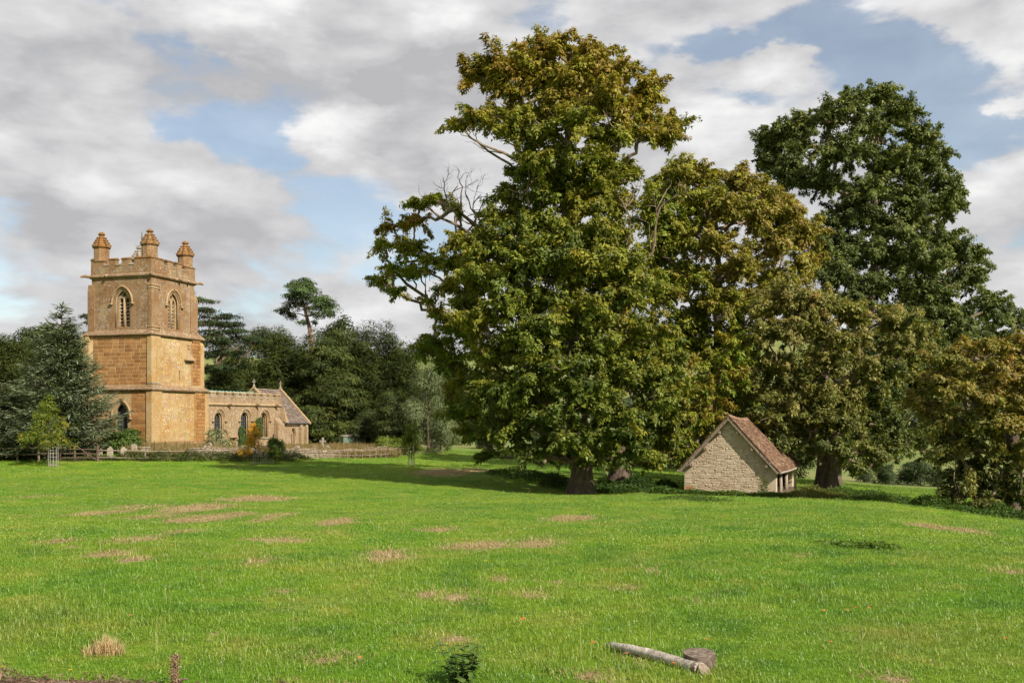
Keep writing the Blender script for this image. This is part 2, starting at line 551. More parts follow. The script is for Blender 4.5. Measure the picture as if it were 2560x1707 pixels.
def mat_tile(name, lich, amount):
    m, nt = new_mat(name)
    pos = nd(nt, 'ShaderNodeNewGeometry').outputs['Position']
    c = nd(nt, 'ShaderNodeAttribute', attribute_name='Col').outputs['Color']
    f = noise(nt, pos, 7.0, 5.0, 0.7)
    c = mixc(nt, mth(nt, 'MULTIPLY', ramp(nt, f, 0.50, 0.60), amount), c, lich)
    g = noise(nt, pos, 1.1, 4.0, 0.6)
    c = mixc(nt, mth(nt, 'MULTIPLY', ramp(nt, g, 0.5, 0.75), 0.45), c, (0.10, 0.075, 0.04))
    finish(nt, c, 0.92, f, 0.5, 0.03, 0.12)
    return m


M = {
    'tiles': mat_tile('weathered_tiles', (0.33, 0.25, 0.17), 0.4),
    'slates': mat_tile('weathered_slates', (0.36, 0.32, 0.27), 0.45),
    'turf': mat_ground(),
    'grass': mat_grass(),
    'leaf': mat_leaf('leaves', 0.32, 0.018, 0.55),
    'needle': mat_leaf('needles', 0.15, 0.012, 0.55),
    'straw': mat_leaf('straw', 0.25, 0.03, 0.6),
    'ironstone': mat_stone('ironstone', (0.205, 0.105, 0.045), (0.26, 0.165, 0.088), (0.40, 0.33, 0.24), (0.10, 0.06, 0.036), 0.6, 0.5, 0.0, 0.5, 7.0),
    'ironstone_warm': mat_stone('golden_limewashed_ironstone', (0.345, 0.195, 0.06), (0.40, 0.285, 0.145), (0.53, 0.44, 0.31), (0.21, 0.125, 0.06), 0.55, 0.5, 0.0, 0.5, 8.0),
    'ashlar': mat_stone('ironstone_ashlar', (0.275, 0.125, 0.04), (0.32, 0.165, 0.06), (0.42, 0.30, 0.17), (0.17, 0.085, 0.04), 0.3, 0.45, 0.5),
    'iron_course': mat_stone('coursed_ironstone', (0.205, 0.11, 0.05), (0.275, 0.195, 0.12), (0.44, 0.375, 0.285), (0.09, 0.055, 0.034), 0.7, 0.55, 0.0, 0.5, 5.5, True),
    'warm_course': mat_stone('coursed_golden_stone', (0.345, 0.195, 0.06), (0.41, 0.295, 0.155), (0.58, 0.49, 0.36), (0.19, 0.115, 0.055), 0.75, 0.6, 0.0, 0.5, 5.5, True),
    'mortar': mat_stone('lime_mortar', (0.52, 0.37, 0.20), (0.56, 0.43, 0.26), (0.62, 0.52, 0.38), (0.3, 0.19, 0.1), 0.3, 0.2),
    'dressing': mat_stone('dressed_stone', (0.29, 0.185, 0.09), (0.34, 0.245, 0.14), (0.48, 0.41, 0.32), (0.13, 0.08, 0.05), 0.5, 0.5),
    'lichen': mat_stone('lichened_stone', (0.215, 0.095, 0.022), (0.17, 0.10, 0.045), (0.36, 0.30, 0.22), (0.075, 0.05, 0.03), 0.55, 0.75),
    'greystone': mat_stone('grey_lichened_stone', (0.20, 0.165, 0.125), (0.27, 0.22, 0.165), (0.50, 0.46, 0.40), (0.10, 0.085, 0.07), 0.6, 0.5),
    'string': mat_stone('weathered_moulding', (0.19, 0.115, 0.06), (0.25, 0.165, 0.095), (0.44, 0.38, 0.30), (0.09, 0.06, 0.04), 0.6, 0.6),
    'nave': mat_stone('nave_rubble', (0.25, 0.165, 0.09), (0.30, 0.215, 0.13), (0.45, 0.365, 0.27), (0.12, 0.08, 0.05), 0.75, 0.55),
    'shed_mortar': mat_stone('shed_lime_mortar', (0.44, 0.335, 0.245), (0.48, 0.39, 0.295), (0.55, 0.49, 0.38), (0.28, 0.2, 0.12), 0.3, 0.3),
    'shed_stone': mat_stone('shed_limestone', (0.42, 0.31, 0.225), (0.47, 0.375, 0.285), (0.57, 0.49, 0.40), (0.29, 0.19, 0.125), 0.4, 0.35, 0.32),
    'red_brick': mat_stone('old_red_brick', (0.36, 0.13, 0.06), (0.40, 0.17, 0.08), (0.5, 0.4, 0.3), (0.2, 0.09, 0.05), 0.3, 0.3),
    'roof_tile': mat_stone('shed_roof_tile', (0.17, 0.085, 0.05), (0.23, 0.14, 0.09), (0.47, 0.37, 0.27), (0.075, 0.045, 0.03), 0.75, 0.5, 0.0, 0.6, 7.0),
    'slate': mat_stone('chancel_stone_slate', (0.17, 0.125, 0.10), (0.21, 0.165, 0.135), (0.42, 0.37, 0.32), (0.09, 0.065, 0.055), 0.45, 0.4),
    'wall_stone': mat_stone('dry_wall_stone', (0.16, 0.12, 0.08), (0.21, 0.165, 0.12), (0.40, 0.36, 0.30), (0.09, 0.065, 0.045), 0.5, 0.5, 0.3),
    'grave': mat_stone('gravestone_stone', (0.24, 0.205, 0.155), (0.31, 0.27, 0.21), (0.55, 0.51, 0.44), (0.14, 0.11, 0.085), 0.7, 0.4, 0.35),
    'copper': mat_plain('verdigris_copper', (0.20, 0.42, 0.36), 0.7, 0.3, 2.0),
    'fence_wood': mat_bark('weathered_rail', (0.17, 0.125, 0.09), (0.34, 0.27, 0.215), 9.0),
    'dark_wood': mat_bark('dark_timber', (0.075, 0.05, 0.038), (0.16, 0.11, 0.085), 9.0),
    'barge': mat_bark('grey_bargeboard', (0.15, 0.105, 0.075), (0.30, 0.24, 0.185), 8.0),
    'post_wood': mat_bark('pale_post', (0.22, 0.17, 0.13), (0.42, 0.36, 0.30), 8.0),
    'door_wood': mat_bark('ochre_door', (0.38, 0.24, 0.09), (0.50, 0.34, 0.15), 5.0),
    'bark': mat_bark('bark', (0.045, 0.033, 0.024), (0.15, 0.115, 0.085), 6.0),
    'bark_red': mat_bark('pine_bark', (0.16, 0.085, 0.055), (0.36, 0.22, 0.15), 5.0),
    'bark_grey': mat_bark('bare_branch', (0.10, 0.075, 0.055), (0.27, 0.20, 0.14), 6.0),
    'log': mat_bark('log_bark', (0.28, 0.24, 0.20), (0.60, 0.54, 0.47), 14.0),
    'log_dark': mat_bark('dark_log_bark', (0.10, 0.07, 0.055), (0.26, 0.20, 0.165), 18.0),
    'cut': mat_bark('cut_wood', (0.22, 0.16, 0.115), (0.40, 0.32, 0.25), 20.0),
    'cut_grey': mat_bark('weathered_cut_wood', (0.13, 0.095, 0.07), (0.30, 0.24, 0.19), 22.0),
    'iron': mat_plain('galvanised_guard', (0.30, 0.28, 0.26), 0.6, 0.35, 10.0, 0.2, 0.2),
    'shed_green': mat_plain('green_painted_steel', (0.13, 0.19, 0.14), 0.55, 0.15, 2.0),
    'shed_roof': mat_plain('rusty_steel_roof', (0.26, 0.22, 0.18), 0.7, 0.3, 2.0),
    'glass': mat_glass('old_leaded_glass'),
    'lead': mat_plain('lead_came', (0.11, 0.11, 0.115), 0.6, 0.2),
    'interior_shade': mat_plain('painted_interior_shade', (0.02, 0.017, 0.015), 0.95, 0.2),  # near-black colour painted in for the shade inside the tower
}


# ------------------------------------------------------------------ ground sheet
def ray_d(u, v):
    ds = np.geomspace(4, 160, 900)
    g = gz(PX(u, ds), ds)
    ray = EYE - (v - HZ) / F * ds
    i = np.argmax(g >= ray)
    return float(ds[i]) if (g >= ray).any() else 60.0


DRY = []
for (u, v, hw, hv) in ((323, 1266, 32, 8), (385, 1266, 20, 6), (493, 1270, 74, 10), (408, 1290, 42, 10), (502, 1298, 55, 9), (230, 1284, 42, 7), (353, 1349, 44, 9), (272, 1387, 50, 7),
                       (332, 1400, 40, 8), (132, 1355, 32, 7), (178, 1370, 26, 7), (650, 1247, 66, 6), (595, 1285, 34, 5), (645, 1303, 26, 5), (842, 1305, 34, 6), (697, 1351, 80, 6),
                       (957, 1383, 58, 9), (974, 1396, 40, 8), (655, 1405, 20, 7), (706, 1479, 24, 7), (1143, 1493, 46, 16), (1197, 1366, 72, 7), (1339, 1360, 52, 8), (1132, 1600, 48, 11),
                       (1252, 1448, 22, 8), (1632, 1426, 20, 8), (2416, 1328, 50, 8), (2340, 1318, 34, 6), (1437, 1295, 50, 5), (1400, 1300, 30, 5), (980, 1556, 24, 6), (642, 1404, 22, 6),
                       (1110, 1181, 80, 9), (1180, 1176, 60, 6), (2231, 1698, 40, 9), (1067, 1486, 26, 7), (1390, 1458, 20, 7), (820, 1650, 30, 8), (1090, 1325, 36, 5), (450, 1330, 30, 5),
                       (60, 1245, 22, 5), (1570, 1470, 26, 6), (1740, 1500, 20, 5), (2000, 1390, 24, 5), (2540, 1432, 26, 7), (690, 1290, 30, 5), (1600, 1655, 30, 9), (1480, 1690, 34, 10),
                       (530, 1590, 30, 6), (1330, 1490, 34, 8)):
    d = ray_d(u, v)
    near, far = ray_d(u, v + hv), ray_d(u, v - hv)
    DRY.append((PX(u, d), (near + far) / 2, hw * 1.15 * d / F, max(.16, (far - near) / 2 * 1.35)))
DRY = np.array(DRY)


def dry_mask(x, y):
    x, y = np.asarray(x, float), np.asarray(y, float)
    m = np.zeros(x.shape)
    for k_, (cx, cy, a, b) in enumerate(DRY):
        m = np.maximum(m, (.74 + .4 * ((k_ * 37) % 10) / 9) - 0.6 * (((x - cx) / a) ** 2 + ((y - cy) / b) ** 2))
    return np.clip(m, 0, 1)


SOIL = [(-3.2, 6.15, 1.25, .28), (-2.2, 6.0, .8, .2), (-4.2, 6.5, .9, .4), (-1.35, 6.15, .28, .09), (-.98, 6.2, .25, .07)]


def soil_mask(x, y):
    m = np.zeros(np.shape(x))
    for cx, cy, a, b in SOIL:
        m = np.maximum(m, 1.1 - 0.7 * (((x - cx) / a) ** 2 + ((y - cy) / b) ** 2))
    return np.clip(m, 0, 1)


def build_ground():
    th = np.radians(np.r_[np.linspace(-46, 46, 330), np.linspace(46, 314, 90)[1:-1]])
    rr = np.r_[0.05, np.geomspace(1.0, 2600, 250)]
    T, R = np.meshgrid(th, rr)
    x, y = R * np.sin(T), R * np.cos(T)
    z = gz(x, y)
    n = len(th)
    i = np.arange(len(rr) - 1)[:, None] * n
    j = np.arange(n)[None, :]
    jn = (j + 1) % n
    f = np.stack([i + j, i + jn, i + n + jn, i + n + j], -1).reshape(-1, 4)
    cols = np.zeros((x.size, 3))
    cols[:, 0] = dry_mask(x, y).ravel()
    cols[:, 1] = soil_mask(x, y).ravel()
    cols[:, 2] = np.clip((np.hypot(x, y).ravel() - 95) / 40, 0, 1)
    o = np_mesh('field', np.c_[x.ravel(), y.ravel(), z.ravel()], f, M['turf'], None, cols, True)
    tag(o, 'sloping green pasture with worn dry patches in front of the church', kind='structure')
    return o


build_ground()


# ------------------------------------------------------------------ grass: tufts of single blades set out over the field
def blade_tuft(name, n, rad, h0, h1, w, lean, mat, tint0, tint1, flat=0.0, rng=RNG):
    a = rng.uniform(0, 2 * math.pi, n)
    r = rad * np.sqrt(rng.uniform(0, 1, n))
    base = np.c_[r * np.cos(a), r * np.sin(a), np.full(n, -0.01)]
    az = rng.uniform(0, 2 * math.pi, n)
    L = rng.uniform(h0, h1, n)
    ln = np.clip(rng.normal(lean, 0.25, n), 0.05, 1.6) + flat
    up = np.cos(ln * .55)
    out = np.c_[np.cos(az), np.sin(az), np.zeros(n)]
    side = np.c_[-np.sin(az), np.cos(az), np.zeros(n)] * (w * rng.uniform(.7, 1.3, n))[:, None]
    mid = base + out * (L * .5 * np.sin(ln * .45))[:, None] + np.c_[np.zeros(n), np.zeros(n), L * .55 * np.cos(ln * .45)]
    tip = mid + out * (L * .5 * np.sin(ln))[:, None] + np.c_[np.zeros(n), np.zeros(n), L * .45 * np.cos(ln)]
    v = np.stack([base - side, base + side, mid + side * .8, mid - side * .8, tip], 1).reshape(-1, 3)
    k = np.arange(n)[:, None] * 5
    f = np.concatenate([k + np.array([[0, 1, 2]]), k + np.array([[0, 2, 3]]), k + np.array([[3, 2, 4]])])
    c = np.array(tint0)[None] + (np.array(tint1) - np.array(tint0))[None] * rng.uniform(0, 1, n)[:, None]
    me = np_mesh(name, v, f, mat, None, np.repeat(c, 5, 0))
    COL.objects.unlink(me)
    return me


def scatter(name, label, cat_objs, pos, rot, scl, idx, mat_hint=None):
    """one object whose points each carry a tuft (geometry nodes)"""
    coll = bpy.data.collections.new(name + '_tufts')
    for k, o in enumerate(cat_objs):
        o.name = '%s_%02d' % (name + '_tuft', k)
        coll.objects.link(o)
    me = bpy.data.meshes.new(name)
    me.vertices.add(len(pos))
    me.vertices.foreach_set('co', np.asarray(pos, np.float32).ravel())
    for nm, typ, arr, key in (('rot', 'FLOAT_VECTOR', rot, 'vector'), ('scl', 'FLOAT_VECTOR', scl, 'vector'), ('idx', 'INT', idx, 'value')):
        at_ = me.attributes.new(nm, typ, 'POINT')
        at_.data.foreach_set(key, np.asarray(arr, np.int32 if typ == 'INT' else np.float32).ravel())
    o = link(name, me)
    ng = bpy.data.node_groups.new(name + '_scatter', 'GeometryNodeTree')
    ng.interface.new_socket('Geometry', in_out='INPUT', socket_type='NodeSocketGeometry')
    ng.interface.new_socket('Geometry', in_out='OUTPUT', socket_type='NodeSocketGeometry')
    gi, go = ng.nodes.new('NodeGroupInput'), ng.nodes.new('NodeGroupOutput')
    ci = ng.nodes.new('GeometryNodeCollectionInfo')
    ci.inputs['Collection'].default_value = coll
    ci.inputs['Separate Children'].default_value = True
    ci.inputs['Reset Children'].default_value = True
    m2p = ng.nodes.new('GeometryNodeMeshToPoints')
    iop = ng.nodes.new('GeometryNodeInstanceOnPoints')
    iop.inputs['Pick Instance'].default_value = True

    def attr(nm, typ):
        a = ng.nodes.new('GeometryNodeInputNamedAttribute')
        a.data_type = typ
        a.inputs['Name'].default_value = nm
        return a.outputs[0]
    e2r = ng.nodes.new('FunctionNodeEulerToRotation')
    L = ng.links.new
    L(gi.outputs[0], m2p.inputs[0])
    L(m2p.outputs[0], iop.inputs['Points'])
    L(ci.outputs[0], iop.inputs['Instance'])
    L(attr('idx', 'INT'), iop.inputs['Instance Index'])
    L(attr('rot', 'FLOAT_VECTOR'), e2r.inputs[0])
    L(e2r.outputs[0], iop.inputs['Rotation'])
    L(attr('scl', 'FLOAT_VECTOR'), iop.inputs['Scale'])
    L(iop.outputs[0], go.inputs[0])
    md = o.modifiers.new('scatter', 'NODES')
    md.node_group = ng
    tag(o, label, kind='stuff')
    return o


def field_points(d0, d1, dens, rng=RNG):
    area = .6 * (d1 * d1 - d0 * d0) + 8 * (d1 - d0)
    n = int(area * dens)
    d = np.sqrt(rng.uniform(d0 * d0, d1 * d1, n))
    x = rng.uniform(-1, 1, n) * (.6 * d + 3)
    return x, d


def blocked(x, y):
    """inside a building"""
    sx, sy = x - SHED_O[0], y - SHED_O[1]
    gx, gy = sx * SHED_R[0] + sy * SHED_R[1], sx * SHED_B[0] + sy * SHED_B[1]
    inshed = (np.abs(gx) < 2.75) & (gy > -.05) & (gy < 9.3)
    cx_, cy_ = x - CH_O[0], y - CH_O[1]
    e1, e2 = cx_ * CH_E[0] + cy_ * CH_E[1], -cx_ * CH_E[1] + cy_ * CH_E[0]
    inch = (e1 > -.4) & (e1 < 29) & (e2 > -.4) & (e2 < 8)
    return inshed | inch


CH_A = math.radians(17.5)
CH_E = (math.sin(CH_A), math.cos(CH_A))                  # along the nave
CH_O = (PX(377, 90), 90.0, -0.77)                        # nearest corner of the tower
SH_A = math.radians(23.5)
SHED_B = (math.sin(SH_A), math.cos(SH_A))
SHED_R = (math.cos(SH_A), -math.sin(SH_A))
SHED_O = (PX(1823, 58), 58.0, -2.78)


def build_grass():
    t0, t1 = (.72, .8, .6), (1.35, 1.22, 1.1)
    near = [blade_tuft('t', 40, .16, .018, .052, .0019, 1.15, M['grass'], t0, t1) for _ in range(6)]
    tall = [blade_tuft('t', 30, .12, .035, .085, .0021, 1.05, M['grass'], t0, t1) for _ in range(3)]
    far = [blade_tuft('t', 34, .22, .016, .042, .0042, 1.1, M['grass'], t0, t1) for _ in range(4)]
    P_, R_, S_, I_ = [], [], [], []
    for (d0, d1, dens, ids, s0, s1) in ((4.2, 9, 150, (0, 6), .8, 1.25), (9, 16, 85, (0, 6), 1.0, 1.5), (16, 34, 36, (9, 13), .9, 1.4), (34, 62, 11, (9, 13), 1.2, 1.9), (62, 112, 3.4, (9, 13), 2.0, 3.4)):
        x, y = field_points(d0, d1, dens)
        dm = dry_mask(x, y) + soil_mask(x, y)
        keep = (RNG.uniform(0, 1, len(x)) > dm * 1.3) & ~blocked(x, y)
        x, y = x[keep], y[keep]
        n = len(x)
        P_.append(np.c_[x, y, gz(x, y)])
        R_.append(np.c_[RNG.normal(0, .12, n), RNG.normal(0, .12, n), RNG.uniform(0, 6.28, n)])
        s = RNG.uniform(s0, s1, n)
        clump = .75 + .6 * (np.sin(x * 1.9 + 2 * np.sin(y * .7)) * np.sin(y * 1.3 + 1.5 * np.sin(x * .8)) * .5 + .5)
        S_.append(np.c_[s, s, s * clump])
        idx = RNG.integers(ids[0], ids[1], n)
        if ids[0] == 0:
            lush = (np.sin(x * .9 + y * .35 + 2) * np.sin(y * .8 - x * .3) > .45) & (RNG.uniform(0, 1, n) < .4)
            idx[lush] = RNG.integers(6, 9, lush.sum())
        I_.append(idx)
    scatter('pasture_grass', 'short green meadow grass covering the sloping field', near + tall + far, np.concatenate(P_), np.concatenate(R_), np.concatenate(S_), np.concatenate(I_))

    s0, s1 = (.24, .175, .08), (.46, .36, .19)
    thatch = [blade_tuft('d', 26, .2, .04, .11, .003, 1.25, M['straw'], s0, s1) for _ in range(4)]
    stalk = [blade_tuft('d', 2, .05, .18, .42, .0016, .45, M['straw'], (.34, .30, .13), (.5, .43, .22)) for _ in range(6)]
    P_, R_, S_, I_ = [], [], [], []
    for (d0, d1, dens, s_) in ((4.5, 12, 60, 1.0), (12, 30, 32, 1.3), (30, 95, 8, 2.2)):
        x, y = field_points(d0, d1, dens)
        keep = (RNG.uniform(0, 1, len(x)) < dry_mask(x, y) * 1.1)
        x, y = x[keep], y[keep]
        n = len(x)
        P_.append(np.c_[x, y, gz(x, y)])
        R_.append(np.c_[np.zeros(n), np.zeros(n), RNG.uniform(0, 6.28, n)])
        s = RNG.uniform(.7, 1.3, n) * s_
        S_.append(np.c_[s, s, s * .6])
        I_.append(RNG.integers(0, 4, n))
    for (d0, d1, dens, s_) in ((4.5, 12, 3.0, .8), (12, 30, 1.1, 1.0), (30, 75, .22, 1.3)):
        x, y = field_points(d0, d1, dens)
        keep = ((x < 1.0 * d1 / 10) | (RNG.uniform(0, 1, len(x)) < .35)) & ~blocked(x, y)
        x, y = x[keep], y[keep]
        n = len(x)
        P_.append(np.c_[x, y, gz(x, y)])
        R_.append(np.c_[np.zeros(n), np.zeros(n), RNG.uniform(0, 6.28, n)])
        s = RNG.uniform(.6, 1.2, n) * s_
        S_.append(np.c_[s, s, s])
        I_.append(RNG.integers(4, 10, n))
    scatter('dry_grass', 'straw coloured dead grass and thin seed stalks in the pasture', thatch + stalk, np.concatenate(P_), np.concatenate(R_), np.concatenate(S_), np.concatenate(I_))


build_grass()


# ------------------------------------------------------------------ church
def arch(cx, w, z0, zs, rise, n=8):
    """pointed arch opening, anticlockwise from the lower left"""
    hw = w / 2
    c = max((rise * rise - hw * hw) / (2 * hw), 0.0)
    R = hw + c
    pts = [(cx - hw, z0), (cx + hw, z0)]
    a_end = math.acos(c / R) if R > 0 else math.pi / 2
    right = [(cx - c + R * math.cos(a_end * i / n), zs + R * math.sin(a_end * i / n)) for i in range(n + 1)]
    left = [(2 * cx - x, z) for x, z in right[:-1]][::-1]
    return pts + right + left


def arch_line(cx, w, zs, rise, drop=0.0, n=9):
    a = arch(cx, w, zs - drop, zs, rise, n)
    return a[1:] + a[:1]


CH = thing('church', 'golden ironstone church with square pinnacled west tower and battlemented nave', 'church', CH_O, math.atan2(CH_E[1], CH_E[0]))
W3 = lambda x0: (lambda p, d: (x0 + d, p[0], p[1]))      # west face: (y, z) pushed along +x
S3 = lambda y0: (lambda p, d: (p[0], y0 + d, p[1]))      # south face: (x, z) pushed along +y


def block_mesh():
    c = .06
    vs = []
    for y, i in ((0, 0), (.7, 0), (1, c)):
        vs += [(-.5 + i, y, -.5 + i * 2), (.5 - i, y, -.5 + i * 2), (.5 - i, y, .5 - i * 2), (-.5 + i, y, .5 - i * 2)]
    fs = [(0, 1, 2, 3), (11, 10, 9, 8)]
    for k in (0, 4):
        fs += [(k + i, k + (i + 1) % 4, k + 4 + (i + 1) % 4, k + 4 + i) for i in range(4)]
    me = bpy.data.meshes.new('stone')
    me.from_pydata(vs, [], fs)
    me.materials.append(M['ashlar'])
    return me


BLOCK = block_mesh()


def ashlar(parent, plane, a0, a1, z0, z1, course, lmin, lmax, skip=None, proud=.012, rng=random.Random(3)):
    """coursed squared stones standing proud of the mortar; plane 'W' (x = const) or 'S' (y = const)"""
    axis, c = plane
    rows = max(1, round((z1 - z0) / course))
    h = (z1 - z0) / rows
    for r in range(rows):
        hh = h
        a = a0 - rng.uniform(0, lmin * .6)
        while a < a1 - .05:
            l = rng.uniform(lmin, lmax)
            b0, b1 = max(a, a0), min(a + l, a1)
            a += l
            if a1 - a < lmin * .5:
                b1 = a1
                a = a1
            if b1 - b0 < .1:
                continue
            zc = z0 + (r + .5) * h
            if skip and skip((b0 + b1) / 2, zc):
                continue
            o = link('stone', BLOCK, parent)
            g = .04
            o.scale = (b1 - b0 - g, proud + rng.uniform(-.004, .008), hh - g)
            m = (b0 + b1) / 2
            if axis == 'W':
                o.location = (c, m, zc)
                o.rotation_euler = (0, 0, math.radians(90))
            else:
                o.location = (m, c, zc)
                o.rotation_euler = (0, 0, math.pi)


def stage(name, mat, x0, x1, y0, y1, z0, z1, wh, sh, rev=.3):
    b = MB()
    b.sheet([(y0, z0), (y1, z0), (y1, z1), (y0, z1)], wh, W3(x0), 0, rev)
    b.sheet([(x0, z0), (x1, z0), (x1, z1), (x0, z1)], sh, S3(y0), 0, rev)
    b.add([(x1, y0, z0), (x1, y1, z0), (x1, y1, z1), (x1, y0, z1)], [(0, 1, 2, 3)])
    b.add([(x0, y1, z0), (x1, y1, z0), (x1, y1, z1), (x0, y1, z1)], [(0, 1, 2, 3)])
    b.add([(x0, y0, z1), (x1, y0, z1), (x1, y1, z1), (x0, y1, z1)], [(0, 1, 2, 3)])
    return b.obj(name, mat, CH)


def hood(parent, to3, cx, w, zs, rise, r=.085, drop=.12, stops=True, mat='dressing'):
    b = MB()
    line = [to3(p, -.05) for p in arch_line(cx, w, zs, rise, drop)]
    b.tube(line, r, 6)
    if stops:
        for s in (-1, 1):
            p = to3((cx + s * (w / 2 + .06), zs - drop - .03), -.06)
            b.box(p[0] - .14, p[0] + .14, p[1] - .14, p[1] + .14, p[2] - .08, p[2] + .08)
    return b.obj('hood_mould', M[mat], parent, True)


def belfry_window(to3, cx, sill, spring, w, rise):
    """deep arched recess with two louvred lights, mullion and a pierced spandrel"""
    lw = .46
    off = .33
    holes = [arch(cx + s * off, lw, sill + .12, spring + .05, lw * .95, 6) for s in (-1, 1)]
    holes.append([(cx + .16 * math.cos(a), spring + .72 + .2 * math.sin(a)) for a in [i * math.pi / 4 for i in range(8)]])
    b = MB()
    b.sheet(arch(cx, w - .002, sill, spring, rise - .002), holes, to3, .3, .22)
    win = b.obj('belfry_window', M['dressing'], CH)
    inner = [arch(cx, w - .3, sill + .1, spring, rise - .18), ]
    m = MB()
    m.tube([to3(p, .12) for p in arch_line(cx, w - .16, spring, rise - .1, spring - sill)], .09, 6)
    m.obj('arch_order', M['dressing'], win, True)
    m = MB()
    pts = [to3((cx, sill + .05), .27), to3((cx, spring + .5), .27)]
    m.tube(pts, .085, 8)
    m.obj('mullion', M['dressing'], win, True)
    hood(win, to3, cx, w + .5, spring + .05, rise + .22, .1, .15)
    for s in (-1, 1):
        n = 7
        for i in range(n):
            z = sill + .22 + i * (spring + .2 - sill - .2) / n
            p0, p1 = to3((cx + s * off - lw / 2, z), .40), to3((cx + s * off + lw / 2, z), .40)
            q0, q1 = to3((cx + s * off - lw / 2, z + .16), .52), to3((cx + s * off + lw / 2, z + .16), .52)
            k = MB()
            dz = .045
            k.add([p0, p1, q1, q0] + [(a[0], a[1], a[2] + dz) for a in (p0, p1, q1, q0)], [(0, 1, 2, 3), (4, 5, 6, 7), (0, 1, 5, 4), (1, 2, 6, 5), (2, 3, 7, 6), (3, 0, 4, 7)])
            k.obj('louvre', M['greystone'], win)
    k = MB()
    k.sheet(arch(cx, w - .1, sill, spring, rise - .1), [], to3, .62)
    k.obj('shade_backing', M['interior_shade'], win)  # black sheet standing in for the unlit belfry behind the louvres
    return win


TW3 = dict(sill=10.95, spring=13.25, w=1.75, rise=1.25)
hole = lambda cx: arch(cx, TW3['w'], TW3['sill'], TW3['spring'], TW3['rise'])
stage('belfry_stage', M['ironstone'], 0, 6.55, 0, 6.6, 10.2, 15.9, [hole(3.15)], [hole(3.35)], .3)
belfry_window(W3(0), 3.15, **TW3)
belfry_window(S3(0), 3.35, **TW3)

# middle stage: big squared stones on the west, pale limewashed rubble on the south
slit = [(4.05, 6.15), (4.25, 6.15), (4.25, 7.05), (4.05, 7.05)]
stage('middle_stage', M['ironstone_warm'], -.06, 7.45, -.06, 7.0, 5.1, 10.38, [], [slit], .4)
LW = (3.15, 1.5, 1.25, 2.75, 1.15)
stage('lower_stage', M['ironstone_warm'], -.16, 7.9, -.16, 7.3, -1.6, 5.3, [arch(*LW)], [], .45)
b = MB()
b.box(4.0, 4.3, .33, .36, 6.1, 7.1)
b.obj('slit_opening', M['interior_shade'], CH)  # black slab gives the slit its inner shade by colour
b = MB()
b.add([(-.064, .33, 5.35), (-.064, 6.9, 5.35), (-.064, 6.9, 10.36), (-.064, .33, 10.36)], [(0, 1, 2, 3)])
b.obj('mortar_bed', M['mortar'], CH)
ashlar(CH, ('W', -.066), .36, 6.4, 5.55, 10.3, .345, .5, 1.05)
win_zone = lambda y, z: (abs(y - 3.15) < 1.2 and .9 < z < 4.4)
ashlar(CH, ('W', -.162), .4, 2.0, -.3, 5.2, .36, .45, .95, win_zone)
ashlar(CH, ('S', -.3), 6.35, 7.9, .2, 5.05, .34, .45, .8)
ashlar(CH, ('S', -.2), 6.0, 7.3, 5.7, 10.2, .34, .45, .8)

# the finer coursed stones of the other faces, too close to tell apart singly
def coursed(name, mat, plane, a0, a1, z0, z1, course, lmin, lmax, skip, seed, proud=.003):
    rng = random.Random(seed)
    axis, c = plane
    vs, fs, cl, n = [], [], [], 0
    rows = round((z1 - z0) / course)
    h = (z1 - z0) / rows
    for r in range(rows):
        a = a0 - rng.uniform(0, lmin)
        while a < a1:
            l = rng.uniform(lmin, lmax)
            b0, b1 = max(a, a0), min(a + l, a1)
            a += l
            zc = z0 + (r + .5) * h
            if b1 - b0 < .08 or (skip and (skip(b0, zc) or skip(b1, zc) or skip((b0 + b1) / 2, zc))):
                continue
            g, p = .010, proud + rng.uniform(0, .003)
            ring = [(b0 + g, zc - h / 2 + g), (b1 - g, zc - h / 2 + g), (b1 - g, zc + h / 2 - g), (b0 + g, zc + h / 2 - g)]
            for d in (0.02, -p):
                vs += [((c + d, q, z) if axis == 'W' else (q, c + d, z)) for q, z in ring]
            fs += [(n + 4, n + 5, n + 6, n + 7)] + [(n + i, n + (i + 1) % 4, n + 4 + (i + 1) % 4, n + 4 + i) for i in range(4)]
            k = rng.uniform(.86, 1.1)
            cl += [(k, k * rng.uniform(.96, 1.04), k * rng.uniform(.9, 1.1))] * 8
            n += 8
    tag(np_mesh(name, np.array(vs), np.array(fs), M[mat], CH, np.array(cl)), kind='stuff')


bel = lambda c0: (lambda a, z: abs(a - c0) < 1.25 and 10.7 < z < 15.0)
coursed('coursed_stones', 'iron_course', ('W', 0.0), .26, 6.15, 10.8, 15.45, .33, .45, .95, bel(3.15), 71)
coursed('coursed_stones', 'iron_course', ('S', 0.0), .98, 5.85, 10.8, 15.45, .33, .45, .95, bel(3.35), 72)
coursed('coursed_stones', 'warm_course', ('S', -.06), 1.2, 5.9, 5.55, 10.05, .34, .45, 1.0, lambda a, z: (abs(a - 4.15) < .3 and 5.9 < z < 7.3) or (abs(a - 5.5) < .75 and 7.9 < z < 9.9), 73)
coursed('coursed_stones', 'warm_course', ('S', -.16), 1.3, 6.25, .35, 4.9, .34, .45, 1.0, None, 74)
coursed('coursed_stones', 'warm_course', ('W', -.16), 2.1, 6.6, .35, 4.9, .34, .45, 1.0, lambda a, z: abs(a - 3.15) < 1.25 and .9 < z < 4.5, 75)
coursed('coursed_stones', 'iron_course', ('S', -.06), .02, 6.5, 16.02, 16.62, .3, .35, .8, None, 76)
coursed('coursed_stones', 'iron_course', ('W', -.06), .02, 6.5, 16.02, 16.62, .3, .35, .8, None, 77)

